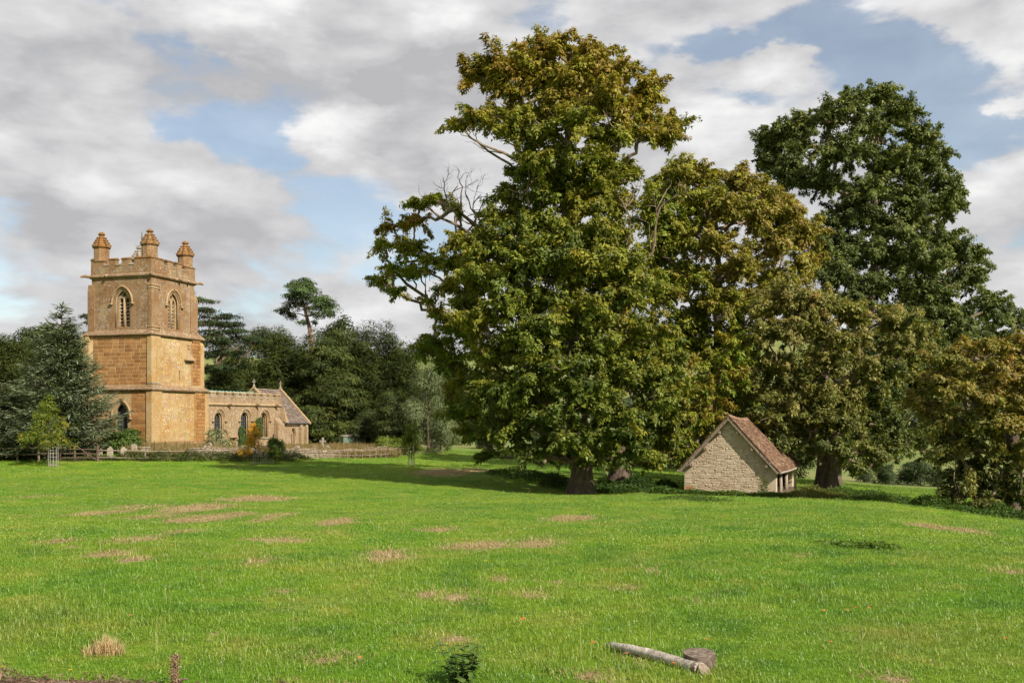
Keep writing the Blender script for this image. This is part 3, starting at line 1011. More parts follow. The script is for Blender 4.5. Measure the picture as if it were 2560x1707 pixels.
# buttresses clasp the corners, with sloping offsets
def buttress(x0, x1, y0, y1, z0, z1, mat, step=.18, tip=.5):
    b = MB()
    b.box(x0, x1, y0, y1, z0, z1)
    b.hexa([(x0, y0, z1), (x1, y0, z1), (x1, y1, z1), (x0, y1, z1), (x0 + step * (x0 < 0), y0 + step, z1 + tip), (x1 - step * (x1 > 5), y0 + step, z1 + tip), (x1 - step * (x1 > 5), y1, z1 + tip), (x0 + step * (x0 < 0), y1, z1 + tip)])
    return b.obj('buttress', M[mat], CH)


buttress(-.27, 1.25, -.30, .30, -1.6, 5.0, 'ironstone_warm', .1, .35)
buttress(-.17, 1.15, -.20, .28, 5.2, 10.0, 'ironstone_warm', .1, .35)
buttress(-.06, .95, -.14, .24, 10.4, 14.6, 'ironstone', .1, .5)
buttress(6.3, 8.55, -.27, .7, -1.6, 5.0, 'ironstone_warm', .3, .5)
buttress(5.95, 7.95, -.17, .7, 5.2, 9.7, 'ironstone_warm', .35, .7)
buttress(5.9, 7.0, -.10, .6, 10.3, 14.2, 'ironstone', .3, .7)
buttress(-.1, .6, 6.2, 7.0, 10.3, 14.4, 'ironstone', .1, .6)
buttress(-.3, .6, 6.7, 7.5, -1.6, 9.9, 'ironstone_warm', .1, .5)
# stone courses on the corner buttress offsets
for z in (5.36, 5.62, 10.62, 10.9, 14.5, 14.75):
    b = MB()
    b.box(-.1 if z > 6 else -.2, 1.2, -.26 if z < 6 else -.18, .25, z, z + .13)
    b.obj('offset_course', M['greystone' if z < 6 else 'dressing'], CH)

b = MB()
b.band(-.3, 8.3, -.33, 7.45, [(-.5, 4.98), (.02, 4.98), (.12, 5.10), (.12, 5.18), (-.2, 5.5), (-.5, 5.5)])
b.obj('string_course', M['string'], CH)
b = MB()
b.band(-.2, 7.75, -.22, 7.2, [(-.6, 10.1), (.0, 10.1), (.12, 10.2), (.12, 10.28), (-.24, 10.75), (-.6, 10.75)])
b.obj('string_course', M['string'], CH)
b = MB()
b.band(0, 6.55, 0, 6.6, [(-.3, 15.5), (.05, 15.5), (.24, 15.66), (.24, 15.78), (.02, 15.98), (-.3, 15.98)])
b.obj('string_course', M['string'], CH)
b = MB()
b.band(-.28, 8.5, -.32, 7.4, [(-.3, -1.6), (.14, -1.6), (.14, .05), (.02, .25), (-.3, .25)])
b.obj('plinth', M['lichen'], CH)
# gargoyle spouts on the parapet course
for (p, q) in (((-.2, 6.7), (-.75, 7.25)), ((6.65, -.15), (7.25, -.55)), ((-.1, -.1), (-.38, -.42)), ((-.1, 4.7), (-.42, 4.75)), ((3.9, -.1), (4.0, -.5)), ((5.2, -.1), (5.25, -.45))):
    b = MB()
    b.tube([(p[0], p[1], 15.72), ((p[0] + q[0]) / 2, (p[1] + q[1]) / 2, 15.78), (q[0], q[1], 15.68)], [.15, .16, .1], 6)
    b.obj('gargoyle', M['string'], CH)

# parapet with merlons
par = MB()
TH = .38
X1, Y1 = 6.55, 6.6
for (a, b_, c, d) in ((-.06, X1 + .06, -.06, TH), (-.06, X1 + .06, Y1 - TH, Y1 + .06), (-.06, TH, TH, Y1 - TH), (X1 - TH, X1 + .06, TH, Y1 - TH)):
    par.box(a, b_, c, d, 15.95, 16.72)
PAR = par.obj('tower_parapet', M['ironstone'], CH)


def merlon(x0, x1, y0, y1, z0, z1, parent, mat='ironstone', cap='lichen'):
    b = MB()
    b.box(x0, x1, y0, y1, z0, z1)
    o = b.obj('merlon', M[mat], parent)
    return o


def coping(x0, x1, y0, y1, z, parent, mat='lichen', ov=.06):
    b = MB()
    zm = z + .13
    if x1 - x0 > y1 - y0:
        ym = (y0 + y1) / 2
        b.add([(x0 - ov, y0 - ov, z), (x1 + ov, y0 - ov, z), (x1 + ov, y1 + ov, z), (x0 - ov, y1 + ov, z), (x0 - ov, ym, zm), (x1 + ov, ym, zm),
               (x0 - ov, y0 - ov, z - .07), (x1 + ov, y0 - ov, z - .07), (x1 + ov, y1 + ov, z - .07), (x0 - ov, y1 + ov, z - .07)],
              [(0, 1, 5, 4), (3, 4, 5, 2), (0, 4, 3), (1, 2, 5), (0, 6, 7, 1), (1, 7, 8, 2), (2, 8, 9, 3), (3, 9, 6, 0), (6, 9, 8, 7)])
    else:
        xm = (x0 + x1) / 2
        b.add([(x0 - ov, y0 - ov, z), (x1 + ov, y0 - ov, z), (x1 + ov, y1 + ov, z), (x0 - ov, y1 + ov, z), (xm, y0 - ov, zm), (xm, y1 + ov, zm),
               (x0 - ov, y0 - ov, z - .07), (x1 + ov, y0 - ov, z - .07), (x1 + ov, y1 + ov, z - .07), (x0 - ov, y1 + ov, z - .07)],
              [(0, 4, 5, 3), (1, 2, 5, 4), (0, 1, 4), (3, 5, 2), (0, 6, 7, 1), (1, 7, 8, 2), (2, 8, 9, 3), (3, 9, 6, 0), (6, 9, 8, 7)])
    return b.obj('coping', M[mat], parent)


for side in range(4):
    span = X1 if side in (0, 1) else Y1
    segs = [(-.05, 1.75, 17.28), (2.35, 3.15, 17.26), (3.75, 4.5, 17.26), (5.1, span + .05, 17.15)]
    if side >= 2:
        segs = [(.40, 1.75, 17.28), (2.4, 3.2, 17.26), (3.85, 4.6, 17.26), (5.2, span - .4, 17.15)]
    sills = [(segs[i][1], segs[i + 1][0]) for i in range(3)]
    for (a, c, z) in segs:
        if side == 0:
            merlon(a, c, -.055, TH - .005, 16.71, z, PAR); coping(a, c, -.055, TH - .005, z + .065, PAR)
        elif side == 1:
            merlon(a, c, Y1 - TH + .005, Y1 + .055, 16.71, z, PAR); coping(a, c, Y1 - TH + .005, Y1 + .055, z + .065, PAR)
        elif side == 2:
            merlon(-.055, TH - .005, a, c, 16.71, z, PAR); coping(-.055, TH - .005, a, c, z + .065, PAR)
        else:
            merlon(X1 - TH + .005, X1 + .055, a, c, 16.71, z, PAR); coping(X1 - TH + .005, X1 + .055, a, c, z + .065, PAR)
    for (a, c) in sills:
        a, c = a + .07, c - .07
        if side == 0:
            coping(a, c, -.05, TH - .01, 16.78, PAR, 'greystone')
        elif side == 1:
            coping(a, c, Y1 - TH + .01, Y1 + .05, 16.78, PAR, 'greystone')
        elif side == 2:
            coping(-.05, TH - .01, a, c, 16.78, PAR, 'greystone')
        else:
            coping(X1 - TH + .01, X1 + .05, a, c, 16.78, PAR, 'greystone')
b = MB()
b.box(TH, X1 - TH, TH, Y1 - TH, 15.9, 16.1)
b.obj('tower_roof', M['lead'], CH)

# pinnacles: octagonal turrets with crocketed caps
for (px, py, zb, zt, mat) in ((.66, .62, 16.0, 18.5, 'lichen'), (.62, 6.0, 16.0, 18.5, 'lichen'), (5.98, .62, 16.0, 18.3, 'lichen'), (5.95, 5.95, 16.0, 18.1, 'greystone')):
    ph = math.pi / 8
    b = MB()
    b.lathe([(.72, zb), (.72, zt)], 8, px, py, ph)
    pin = b.obj('pinnacle', M['ironstone'], CH)
    b = MB()
    b.lathe([(.74, zt - .04), (.86, zt + .06), (.88, zt + .16), (.78, zt + .26), (.66, zt + .42), (.54, zt + .66), (.42, zt + .88), (.3, zt + 1.08), (.22, zt + 1.2)], 8, px, py, ph)
    b.obj('cap', M[mat], pin)
    for k in range(8):
        t = ph + k * math.pi / 4
        for i in range(4):
            r = .8 - i * .14
            z = zt + .26 + i * .23
            c = MB()
            x, y = px + r * math.cos(t), py + r * math.sin(t)
            c.lathe([(.03, z - .09), (.11, z - .03), (.12, z + .05), (.03, z + .12)], 5, x, y, t)
            c.obj('crocket', M[mat], pin)
    b = MB()
    b.lathe([(.17, zt + 1.15), (.2, zt + 1.22), (.34, zt + 1.28), (.34, zt + 1.36), (.2, zt + 1.5), (.06, zt + 1.56)], 8, px, py, ph)
    b.obj('finial', M['greystone' if mat == 'greystone' else 'lichen'], pin)
b = MB()
b.tube([(2.4, 2.9, 16.0), (2.5, 2.95, 20.2)], [.05, .04], 6)
b.tube([(2.46, 2.93, 19.6), (2.5, 2.95, 20.25)], [.09, .03], 6)
for a in range(4):
    b.tube([(2.45, 2.93, 18.9), (2.45 + .6 * math.cos(a * 1.57 + .4), 2.93 + .6 * math.sin(a * 1.57 + .4), 18.95)], [.02, .015], 4)
b.obj('weather_vane', M['lead'], CH)

# west window of the tower
def pane_grid(parent, to3, cx, w, z0, zs, rise, depth, nx, nz, mat='glass'):
    g = MB()
    g.sheet(arch(cx, w, z0, zs, rise), [], to3, depth)
    pane = g.obj('pane', M[mat], parent)
    b = MB()
    top = zs + rise
    hw = w / 2
    c = max((rise * rise - hw * hw) / (2 * hw), 0.0)
    R = hw + c
    for i in range(1, nx):
        x = cx - hw + w * i / nx
        e = abs(x - cx)
        zt = zs + math.sqrt(max(R * R - (e + c) ** 2, 0))
        b.tube([to3((x, z0), depth - .02), to3((x, zt), depth - .02)], .016, 4)
    for i in range(1, nz):
        z = z0 + (top - z0) * i / nz
        e = hw if z <= zs else max(math.sqrt(max(R * R - (z - zs) ** 2, 0)) - c, .02)
        b.tube([to3((cx - e, z), depth - .02), to3((cx + e, z), depth - .02)], .016, 4)
    b.obj('leading', M['lead'], parent)
    return pane


b = MB()
b.tube([W3(-.16)(p, .10) for p in arch_line(LW[0], LW[1] - .1, LW[3], LW[4] - .06, LW[3] - LW[2])], .09, 6)
ww = b.obj('tower_window', M['dressing'], CH, True)
pane_grid(ww, W3(-.16), LW[0], LW[1] + .02, LW[2], LW[3], LW[4], .4, 5, 9)
hood(ww, W3(-.16), LW[0], LW[1] + .55, LW[3], LW[4] + .28, .11, .3)
b = MB()
b.box(-.26, .1, LW[0] - .85, LW[0] + .85, LW[2] - .14, LW[2] - .01)
b.obj('sill', M['greystone'], ww)
# little gabled niche on the south face
b = MB()
b.hexa([(4.95, -.42, 8.15), (6.05, -.42, 8.15), (6.05, -.05, 8.15), (4.95, -.05, 8.15), (5.47, -.12, 9.15), (5.53, -.12, 9.15), (5.53, -.05, 9.15), (5.47, -.05, 9.15)])
b.box(4.85, 6.15, -.46, -.05, 8.06, 8.16)
b.lathe([(.05, 9.1), (.13, 9.25), (.1, 9.45), (.16, 9.55), (.03, 9.8)], 6, 5.5, -.16)
b.obj('niche_canopy', M['dressing'], CH)

# ------------------------------------------------------------------ nave
NY = .22


def s_of(u, y):
    k = (u - CX) / F
    X0 = CH_O[0] - CH_E[1] * y
    Y0 = CH_O[1] + CH_E[0] * y
    return (k * Y0 - X0) / (CH_E[0] - k * CH_E[1])


NX0, NX1 = 7.9, s_of(702, NY)
CHX1 = s_of(766, -.1)
wins = []
for (ua, ub) in ((535.5, 559), (601.5, 624.5), (650, 671)):
    a, c = s_of(ua, NY), s_of(ub, NY)
    wins.append(((a + c) / 2, (c - a), .35, 2.35, .85))
da, dc = s_of(572.5, NY), s_of(589.5, NY)
door = [(da, -1.6), (dc, -1.6), (dc, .35), (da, .35)]
low = s_of(684, NY)
lowh = arch(low, .45, -.35, .35, .35, 5)
b = MB()
b.sheet([(NX0, -2.2), (NX1, -2.2), (NX1, 3.9), (NX0, 3.9)], [arch(*w) for w in wins] + [door, lowh], S3(NY), 0, .5)
b.add([(NX1, NY, -2.2), (NX1, 6.9, -2.2), (NX1, 6.9, 3.9), (NX1, NY, 3.9)], [(0, 1, 2, 3)])
b.add([(NX0, 6.9, -2.2), (NX1, 6.9, -2.2), (NX1, 6.9, 3.9), (NX0, 6.9, 3.9)], [(0, 1, 2, 3)])
b.obj('nave_wall', M['nave'], CH)
for i, w in enumerate(wins):
    b = MB()
    b.tube([S3(NY)(p, .12) for p in arch_line(w[0], w[1] - .14, w[3], w[4] - .09, w[3] - w[2])], .09, 6)
    b.tube([S3(NY)(p, .30) for p in arch_line(w[0], w[1] - .34, w[3], w[4] - .2, w[3] - w[2])], .08, 6)
    nw = b.obj('nave_window', M['dressing'], CH, True)
    if i < 2:
        pane_grid(nw, S3(NY), w[0], w[1] + .02, w[2], w[3], w[4], .46, 5, 9)
    else:                                           # traceried window: two lights, transom
        lw = w[1] * .30
        hs = []
        for s in (-1, 1):
            cx_ = w[0] + s * w[1] * .21
            hs.append(arch(cx_, lw, w[2] + .05, w[2] + .85, lw * .9, 5))
            hs.append(arch(cx_, lw, w[2] + 1.25, w[3] + .05, lw * .9, 5))
        hs.append([(w[0] + .13 * math.cos(a), w[3] + .52 + .13 * math.sin(a)) for a in [k * math.pi / 4 for k in range(8)]])
        t = MB()
        t.sheet(arch(*w), hs, S3(NY), .4, .14)
        t.obj('tracery', M['dressing'], nw)
        g = MB()
        g.sheet(arch(w[0], w[1], w[2], w[3], w[4]), [], S3(NY), .52)
        g.obj('pane', M['glass'], nw)
    hood(nw, S3(NY), w[0], w[1] + .5, w[3] - .02, w[4] + .25, .085, .12)
    s = MB()
    s.box(w[0] - w[1] / 2 - .15, w[0] + w[1] / 2 + .15, NY - .1, NY + .3, w[2] - .16, w[2] - .01)
    s.obj('sill', M['greystone'], nw)
g = MB()
g.sheet(lowh, [], S3(NY), .4)
g.obj('low_window_pane', M['glass'], CH)
# the blocked south door
b = MB()
b.box(da + .02, dc - .02, NY + .3, NY + .36, -1.6, .34)
dr = b.obj('door', M['door_wood'], CH)
b = MB()
b.box(da - .25, dc + .25, NY - .16, NY + .1, .42, .56)
b.box(da - .28, da - .1, NY - .14, NY + .1, .2, .42)
b.box(dc + .1, dc + .28, NY - .14, NY + .1, .2, .42)
b.obj('door_label', M['dressing'], dr)
b = MB()
b.tube([S3(NY)(p, .2) for p in arch_line((da + dc) / 2, dc - da - .1, -.5, .62, 1.0)], .08, 6)
b.obj('door_arch', M['dressing'], dr, True)

b = MB()
b.add([], [])
prof = [(NY + .2, 3.72), (NY - .04, 3.72), (NY - .17, 3.84), (NY - .17, 3.92), (NY - .03, 4.05), (NY + .2, 4.05)]
k = len(prof)
b.add([(NX0, y, z) for y, z in prof] + [(NX1 + .1, y, z) for y, z in prof], [(i, (i + 1) % k, k + (i + 1) % k, k + i) for i in range(k)] + [tuple(range(k, 2 * k))])
b.obj('nave_string_course', M['dressing'], CH)
b = MB()
b.box(NX0, NX1 + .03, NY - .03, NY + .35, 4.0, 4.62)
NP = b.obj('nave_parapet', M['nave'], CH)
nm = 11
pit = (NX1 - NX0) / nm
for i in range(nm):
    a = NX0 + i * pit + .3
    merlon(a, a + pit - .62 if i < nm - 1 else NX1 + .02, NY - .025, NY + .345, 4.61, 5.06, NP, 'nave')
    coping(a, a + pit - .62 if i < nm - 1 else NX1 + .02, NY - .025, NY + .345, 5.12, NP, 'dressing')
    coping(a - .55, a - .07, NY - .02, NY + .34, 4.68, NP, 'greystone', .05)
for u in (568, 638, 686):
    x = s_of(u, NY)
    b = MB()
    b.tube([(x, NY - .1, 3.9), (x + .1, NY - .35, 3.98), (x + .3, NY - .55, 3.8)], [.16, .16, .07], 6)
    b.obj('gargoyle', M['string'], CH)
b = MB()                                            # low copper roof behind the parapet
b.add([(NX0, NY + .35, 4.3), (NX1 - .4, NY + .35, 4.3), (NX1 - .4, 3.55, 5.42), (NX0, 3.55, 5.42), (NX1 - .4, 6.8, 4.3), (NX0, 6.8, 4.3)], [(0, 1, 2, 3), (3, 2, 4, 5)])
nr = b.obj('nave_roof', M['copper'], CH)
for i in range(1, 22):
    x = NX0 + i * (NX1 - NX0 - .4) / 22
    b = MB()
    b.tube([(x, NY + .36, 4.33), (x, 3.55, 5.45)], .035, 4)
    b.obj('batten_roll', M['copper'], nr)
b = MB()
b.box(NX0 + .05, NX0 + .14, NY - .16, NY - .05, -1.8, 3.8)
b.box(NX0 - .05, NX0 + .28, NY - .22, NY - .02, 3.55, 3.9)
b.obj('rain_pipe', M['lead'], CH)
# east buttress of the nave, its top weathered
b = MB()
xa, xb = NX1 - 1.5, NX1 - .05
b.box(xa, xb, NY - .55, NY, -2.2, 1.9)
b.hexa([(xa, NY - .55, 1.9), (xb, NY - .55, 1.9), (xb, NY, 1.9), (xa, NY, 1.9), (xa, NY - .05, 2.5), (xb, NY - .05, 2.5), (xb, NY, 2.5), (xa, NY, 2.5)])
b.obj('buttress', M['nave'], CH)

# ------------------------------------------------------------------ chancel
CY0, CY1, CYM, EV, RG = -.08, 7.1, 3.5, 2.2, 5.72
cw = s_of(732, CY0)
cwh = arch(cw, .95, -.8, .55, .75, 6)
b = MB()
b.sheet([(NX1, -2.6), (CHX1, -2.6), (CHX1, EV + .05), (NX1, EV + .05)], [cwh], S3(CY0), 0, .35)
b.add([(CHX1, CY0, -2.6), (CHX1, CY1, -2.6), (CHX1, CY1, EV), (CHX1, CYM, RG), (CHX1, CY0, EV)], [(0, 1, 2, 3, 4)])
b.add([(NX1, CY1, -2.6), (CHX1, CY1, -2.6), (CHX1, CY1, EV), (NX1, CY1, EV)], [(0, 1, 2, 3)])
xw = NX1 - .45
b.add([(xw, CY0 + .2, 3.0), (xw, CY1 - .2, 3.0), (xw, CYM + .1, RG + .1), (xw, CYM - .1, RG + .1)], [(0, 1, 2, 3)])
b.obj('chancel_wall', M['nave'], CH)
holes = [arch(cw + s * .21, .27, -.72, .4, .3, 4) for s in (-1, 1)] + [[(cw + .12 * math.cos(a), .86 + .12 * math.sin(a)) for a in [k * math.pi / 3 for k in range(6)]]]
b = MB()
b.sheet(cwh, holes, S3(CY0), .25, .1)
cwin = b.obj('chancel_window', M['dressing'], CH)
g = MB()
g.sheet(arch(cw, .93, -.8, .55, .73), [], S3(CY0), .34)
g.obj('pane', M['glass'], cwin)
hood(cwin, S3(CY0), cw, 1.3, .5, .95, .06, .1, False)
for xq in (CHX1 - 1.7, CHX1 - .45):
    b = MB()
    b.box(xq, xq + .42, CY0 - .3, CY0, -2.6, 1.5)
    b.hexa([(xq, CY0 - .3, 1.5), (xq + .42, CY0 - .3, 1.5), (xq + .42, CY0, 1.5), (xq, CY0, 1.5), (xq, CY0 - .02, 1.95), (xq + .42, CY0 - .02, 1.95), (xq + .42, CY0, 1.95), (xq, CY0, 1.95)])
    b.obj('buttress', M['nave'], CH)


def tile_cover(o, ax, up, nrm, L, S, row, wid, th, rng, sag=None):
    """overlapping stone tiles laid in courses up a slope, as arrays of little slabs"""
    o, ax, up, nrm = map(np.array, (o, ax, up, nrm))
    vs, fs, n = [], [], 0
    rows = int(S / row)
    for r in range(rows):
        a = -rng.uniform(0, wid)
        while a < L:
            w = wid * rng.uniform(.65, 1.4)
            x0, x1 = max(a, -.02), min(a + w - .012, L + .02)
            a += w
            if x1 - x0 < .04:
                continue
            s0 = r * row + rng.uniform(-.02, .02)
            s1 = s0 + row * 1.5
            lift, t = th * rng.uniform(.9, 1.7), th * rng.uniform(.8, 1.3)
            q = []
            for (x, s, h) in ((x0, s0, lift), (x1, s0, lift * rng.uniform(.85, 1.15)), (x1, s1, 0), (x0, s1, 0)):
                sg = sag(x, s) if sag else 0.0
                q.append(o + ax * x + up * min(s, S + .03) + nrm * (h + .005) + np.array([0, 0, sg]))
            top = [p + nrm * t for p in q]
            vs += q + top
            fs += [(n + 4, n + 5, n + 6, n + 7), (n, n + 1, n + 5, n + 4), (n + 1, n + 2, n + 6, n + 5), (n + 3, n, n + 4, n + 7)]
            n += 8
    return np.array(vs), np.array(fs)


def tile_cols(n, cols, seed):
    rng = np.random.default_rng(seed)
    cols = np.array(cols)
    t = rng.uniform(0, 1, n) ** 1.3 * (len(cols) - 1.001)
    i = t.astype(int)
    f = (t - i)[:, None]
    return np.repeat((cols[i] * (1 - f) + cols[i + 1] * f) * rng.uniform(.8, 1.2, (n, 1)), 8, 0)


sl = math.hypot(CYM - CY0 + .3, RG - EV + .3)
run, rise_ = (CYM - CY0 + .28) / sl, (RG + .05 - EV + .28) / sl
b = MB()
b.add([(NX1 - .3, CY0 - .28, EV - .28), (CHX1 + .05, CY0 - .28, EV - .28), (CHX1 + .05, CYM, RG + .05), (NX1 - .3, CYM, RG + .05), (CHX1 + .05, CY1 + .28, EV - .28), (NX1 - .3, CY1 + .28, EV - .28)], [(0, 1, 2, 3), (3, 2, 4, 5)])
CR = b.obj('chancel_roof', M['slate'], CH)
v, f = tile_cover((NX1 - .3, CY0 - .28, EV - .28), (1, 0, 0), (0, run, rise_), (0, -rise_, run), CHX1 - NX1 + .3, sl - .05, .26, .34, .03, random.Random(5))
tag(np_mesh('roof_slates', v, f, M['slates'], CR, tile_cols(len(v) // 8, [(.09, .065, .052), (.135, .10, .082), (.19, .15, .125)], 3)), kind='stuff')
b = MB()
b.tube([(NX1 - .3, CYM, RG + .1), (CHX1, CYM, RG + .06)], .12, 6)
b.obj('ridge', M['slate'], CR)
b = MB()
b.tube([(NX1 - .2, CY0 - .34, EV - .34), (CHX1, CY0 - .34, EV - .34)], .06, 6)
b.obj('gutter', M['lead'], CR)
# raised gable copings with crosses
for (x, yl, zl) in ((CHX1 + .1, CY0 - .5, EV - .45), (xw + .05, .9, 3.5)):
    b = MB()
    for s in (-1, 1):
        y0 = CYM + s * (CYM - yl)
        w = .17
        p = [(x - w, y0, zl), (x + w, y0, zl), (x + w, CYM, RG + .2), (x - w, CYM, RG + .2)]
        b.add([(a, c, d) for a, c, d in p] + [(a, c, d + .22) for a, c, d in p], [(0, 1, 2, 3), (4, 5, 6, 7), (0, 1, 5, 4), (1, 2, 6, 5), (2, 3, 7, 6), (3, 0, 4, 7)])
    gc = b.obj('gable_coping', M['dressing'], CH)
    b = MB()
    z = RG + .35
    b.lathe([(.24, z), (.16, z + .25), (.07, z + .5)], 6, x, CYM)
    b.box(x - .06, x + .06, CYM - .05, CYM + .05, z + .4, z + 1.15)
    b.box(x - .05, x + .05, CYM - .28, CYM + .28, z + .76, z + .88)
    b.box(x - .28, x + .28, CYM - .05, CYM + .05, z + .761, z + .879)
    for (dx, dz) in ((-.3, .82), (.3, .82), (0, 1.17)):
        b.lathe([(.03, z + dz - .1), (.1, z + dz - .04), (.1, z + dz + .04), (.03, z + dz + .1)], 6, x + dx, CYM)
    cr = b.obj('cross', M['greystone'], gc)
    cr.scale = (.72, .72, .72)
    cr.location = (x * .28, CYM * .28, (RG + .35) * .28)
b = MB()                                             # kneeler stone where nave meets chancel
b.hexa([(NX1 - .1, CY0 - .5, 1.95), (NX1 + .45, CY0 - .5, 1.95), (NX1 + .45, CY0 + .4, 1.95), (NX1 - .1, CY0 + .4, 1.95), (NX1 - .1, CY0 - .1, 3.6), (NX1 + .1, CY0 - .1, 3.6), (NX1 + .1, CY0 + .4, 3.6), (NX1 - .1, CY0 + .4, 3.6)])
b.obj('kneeler', M['dressing'], CH)


# ------------------------------------------------------------------ stone field shed
SH = thing('stone_shed', 'small limestone field shed with steep mossy brown tiled roof under the big trees', 'shed', SHED_O, -SH_A)
SW, EVZ, APX, SLEN = 2.7, 1.40, 4.36, 9.2
RZ, EX, EZ = 4.62, 2.96, 1.36                       # ridge height, eaves out and height
sag = lambda y: -.24 * math.sin(math.pi * min(max(y / SLEN, 0), 1)) * (1 - .2 * y / SLEN)
b = MB()
G3 = lambda p, d: (p[0], d, p[1])
pent = [(-SW, -.6), (SW, -.6), (SW, EVZ), (0, APX), (-SW, EVZ)]
b.prism(pent, G3, 0, .45)
b.obj('gable_wall', M['shed_mortar'], SH)
b = MB()
b.prism(pent, G3, SLEN - .45, SLEN)
b.obj('back_gable_wall', M['shed_mortar'], SH)
b = MB()
b.box(-SW, -SW + .45, .45, SLEN - .45, -.6, EVZ + .1)
b.obj('side_wall', M['shed_mortar'], SH)
b = MB()                                              # low earth floor inside
b.box(-SW + .45, SW, .45, SLEN - .45, -.6, .02)
b.obj('floor', M['dark_wood'], SH)


def rubble_variants(mat, k=7, seed=5):
    out = []
    r = random.Random(seed)
    for q in range(k):
        vs = []
        nx, nz = 4, 3
        for j in range(nz):
            for i in range(nx):
                x, z = i / (nx - 1) - .5, j / (nz - 1) - .5
                edge = i in (0, nx - 1) or j in (0, nz - 1)
                corner = i in (0, nx - 1) and j in (0, nz - 1)
                s = .86 if corner else 1.0
                vs.append((x * s + r.uniform(-.035, .035), -(.45 if edge else 1.0) * r.uniform(.75, 1.1), z * s + r.uniform(-.05, .05)))
        fs = [(j * nx + i, j * nx + i + 1, (j + 1) * nx + i + 1, (j + 1) * nx + i) for j in range(nz - 1) for i in range(nx - 1)]
        ring = [0, 1, 2, 3, 7, 11, 10, 9, 8, 4]
        n0 = len(vs)
        vs += [(vs[i][0], 0.4, vs[i][2]) for i in ring]
        m = len(ring)
        fs += [(ring[i], n0 + i, n0 + (i + 1) % m, ring[(i + 1) % m]) for i in range(m)]
        me = bpy.data.meshes.new('stone')
        me.from_pydata(vs, [], fs)
        me.polygons.foreach_set('use_smooth', [True] * len(fs))
        me.materials.append(mat)
        out.append(me)
    return out


RUB = rubble_variants(M['shed_stone'])
r = random.Random(21)
slots = []
z = -.18
while z < APX - .1:
    h = r.uniform(.065, .165) * (1.25 if z < .15 else 1.0)
    half = (SW if z + h < EVZ else SW * (APX - z - h) / (APX - EVZ)) - .02
    x = -half
    while x < half - .06:
        w = r.choice((.11, .16, .22, .3, .42)) * r.uniform(.8, 1.25)
        if half - x - w < .12:
            w = half - x
        if z < EVZ and (x == -half or half - x - w < .1):
            w = min(max(w, r.uniform(.34, .55)), half - x)          # bigger stones at the corners
        quoin = False
        slots.append((x + w / 2, z + h / 2 + r.uniform(-.03, .03), w, h * r.uniform(.75, 1.15), quoin))
        x += w
    z += h
slots.sort(key=lambda s: -s[2] * s[3])
rest_v, rest_f, nn = [], [], 0
bricks = rubble_variants(M['red_brick'], 3, 9)
for k, (x, zc, w, h, quoin) in enumerate(slots):
    red = zc < .0 and r.random() < .30
    me = r.choice(bricks) if (red or (x < -2.3 and zc < .42 and zc > -.1)) else r.choice(RUB)
    g, dep = .006, r.uniform(.006, .022)
    if k < 300 or me in bricks:
        o = link('stone', me, SH)
        o.location = (x, 0.0, zc)
        o.scale = (w - g, dep, h - g)
        o.rotation_euler = (0, r.uniform(-.09, .09), 0)
    else:
        co = np.array([v.co for v in me.vertices]) * (w - g, dep, h - g) + (x, 0.0, zc)
        rest_v.append(co)
        rest_f.append(np.array([list(p.vertices) for p in me.polygons]) + nn)
        nn += len(co)
if rest_v:
    tag(np_mesh('small_stones', np.concatenate(rest_v), np.concatenate(rest_f), M['shed_stone'], SH, None, True), kind='stuff')

# roof: boards, tiles, bargeboards, purlin ends
slen = math.hypot(EX, RZ - EZ)
for side in (1, -1):
    ux, uz = -side * EX / slen, (RZ - EZ) / slen
    nx_, nz_ = side * (RZ - EZ) / slen, EX / slen
    b = MB()
    yy = np.linspace(-.30, SLEN + .16, 9)
    vs = []
    for y in yy:
        s = sag(y)
        vs += [(side * EX, y, EZ + s * .3), (0, y, RZ + s), (0, y, RZ + s - .09), (side * EX, y, EZ + s * .3 - .09)]
    fs = [(4 * i + a, 4 * i + (a + 1) % 4, 4 * i + 4 + (a + 1) % 4, 4 * i + 4 + a) for i in range(8) for a in range(4)] + [(0, 1, 2, 3), (32, 33, 34, 35)]
    b.add(vs, fs)
    rf = b.obj('roof', M['roof_tile'], SH)
    v, f = tile_cover((side * EX, -.34, EZ), (0, 1, 0), (ux, 0, uz), (nx_, 0, nz_), SLEN + .54, slen, .155, .21, .02, random.Random(31 + side),
                      lambda y, s: sag(y - .34) * (.3 + .7 * s / slen))
    tag(np_mesh('roof_tiles', v, f, M['tiles'], rf, tile_cols(len(v) // 8, [(.07, .038, .026), (.13, .063, .04), (.17, .098, .064), (.31, .22, .15)], 7 + side)), kind='stuff')
    for y in (-.33, SLEN + .15):
        b = MB()
        p = np.array([[side * (EX + .02), EZ - .05], [0, RZ - .03]])
        dn = np.array([-nx_, -nz_]) * .17
        q = [p[0], p[1], p[1] + dn * (1, 1), p[0] + dn]
        b.prism([tuple(a) for a in q], G3, y, y + .05)
        b.obj('bargeboard', M['barge'], SH)
    for t in (.2, .5, .8):
        cx_, cz = side * EX * t * .94, RZ - (RZ - EZ) * t - .34
        b = MB()
        b.box(cx_ - .075, cx_ + .075, -.30, .2, cz - .07, cz + .08)
        b.obj('purlin', M['barge'], SH)
    b = MB()
    ge = EX + .06
    b.tube([(side * ge, -.38, EZ - .05), (side * ge, 3, EZ - .1), (side * ge, 6, EZ - .1), (side * ge, SLEN + .3, EZ - .06)], [.065, .06, .06, .065], 6)
    b.obj('gutter', M['post_wood'], SH)
n_r = 30
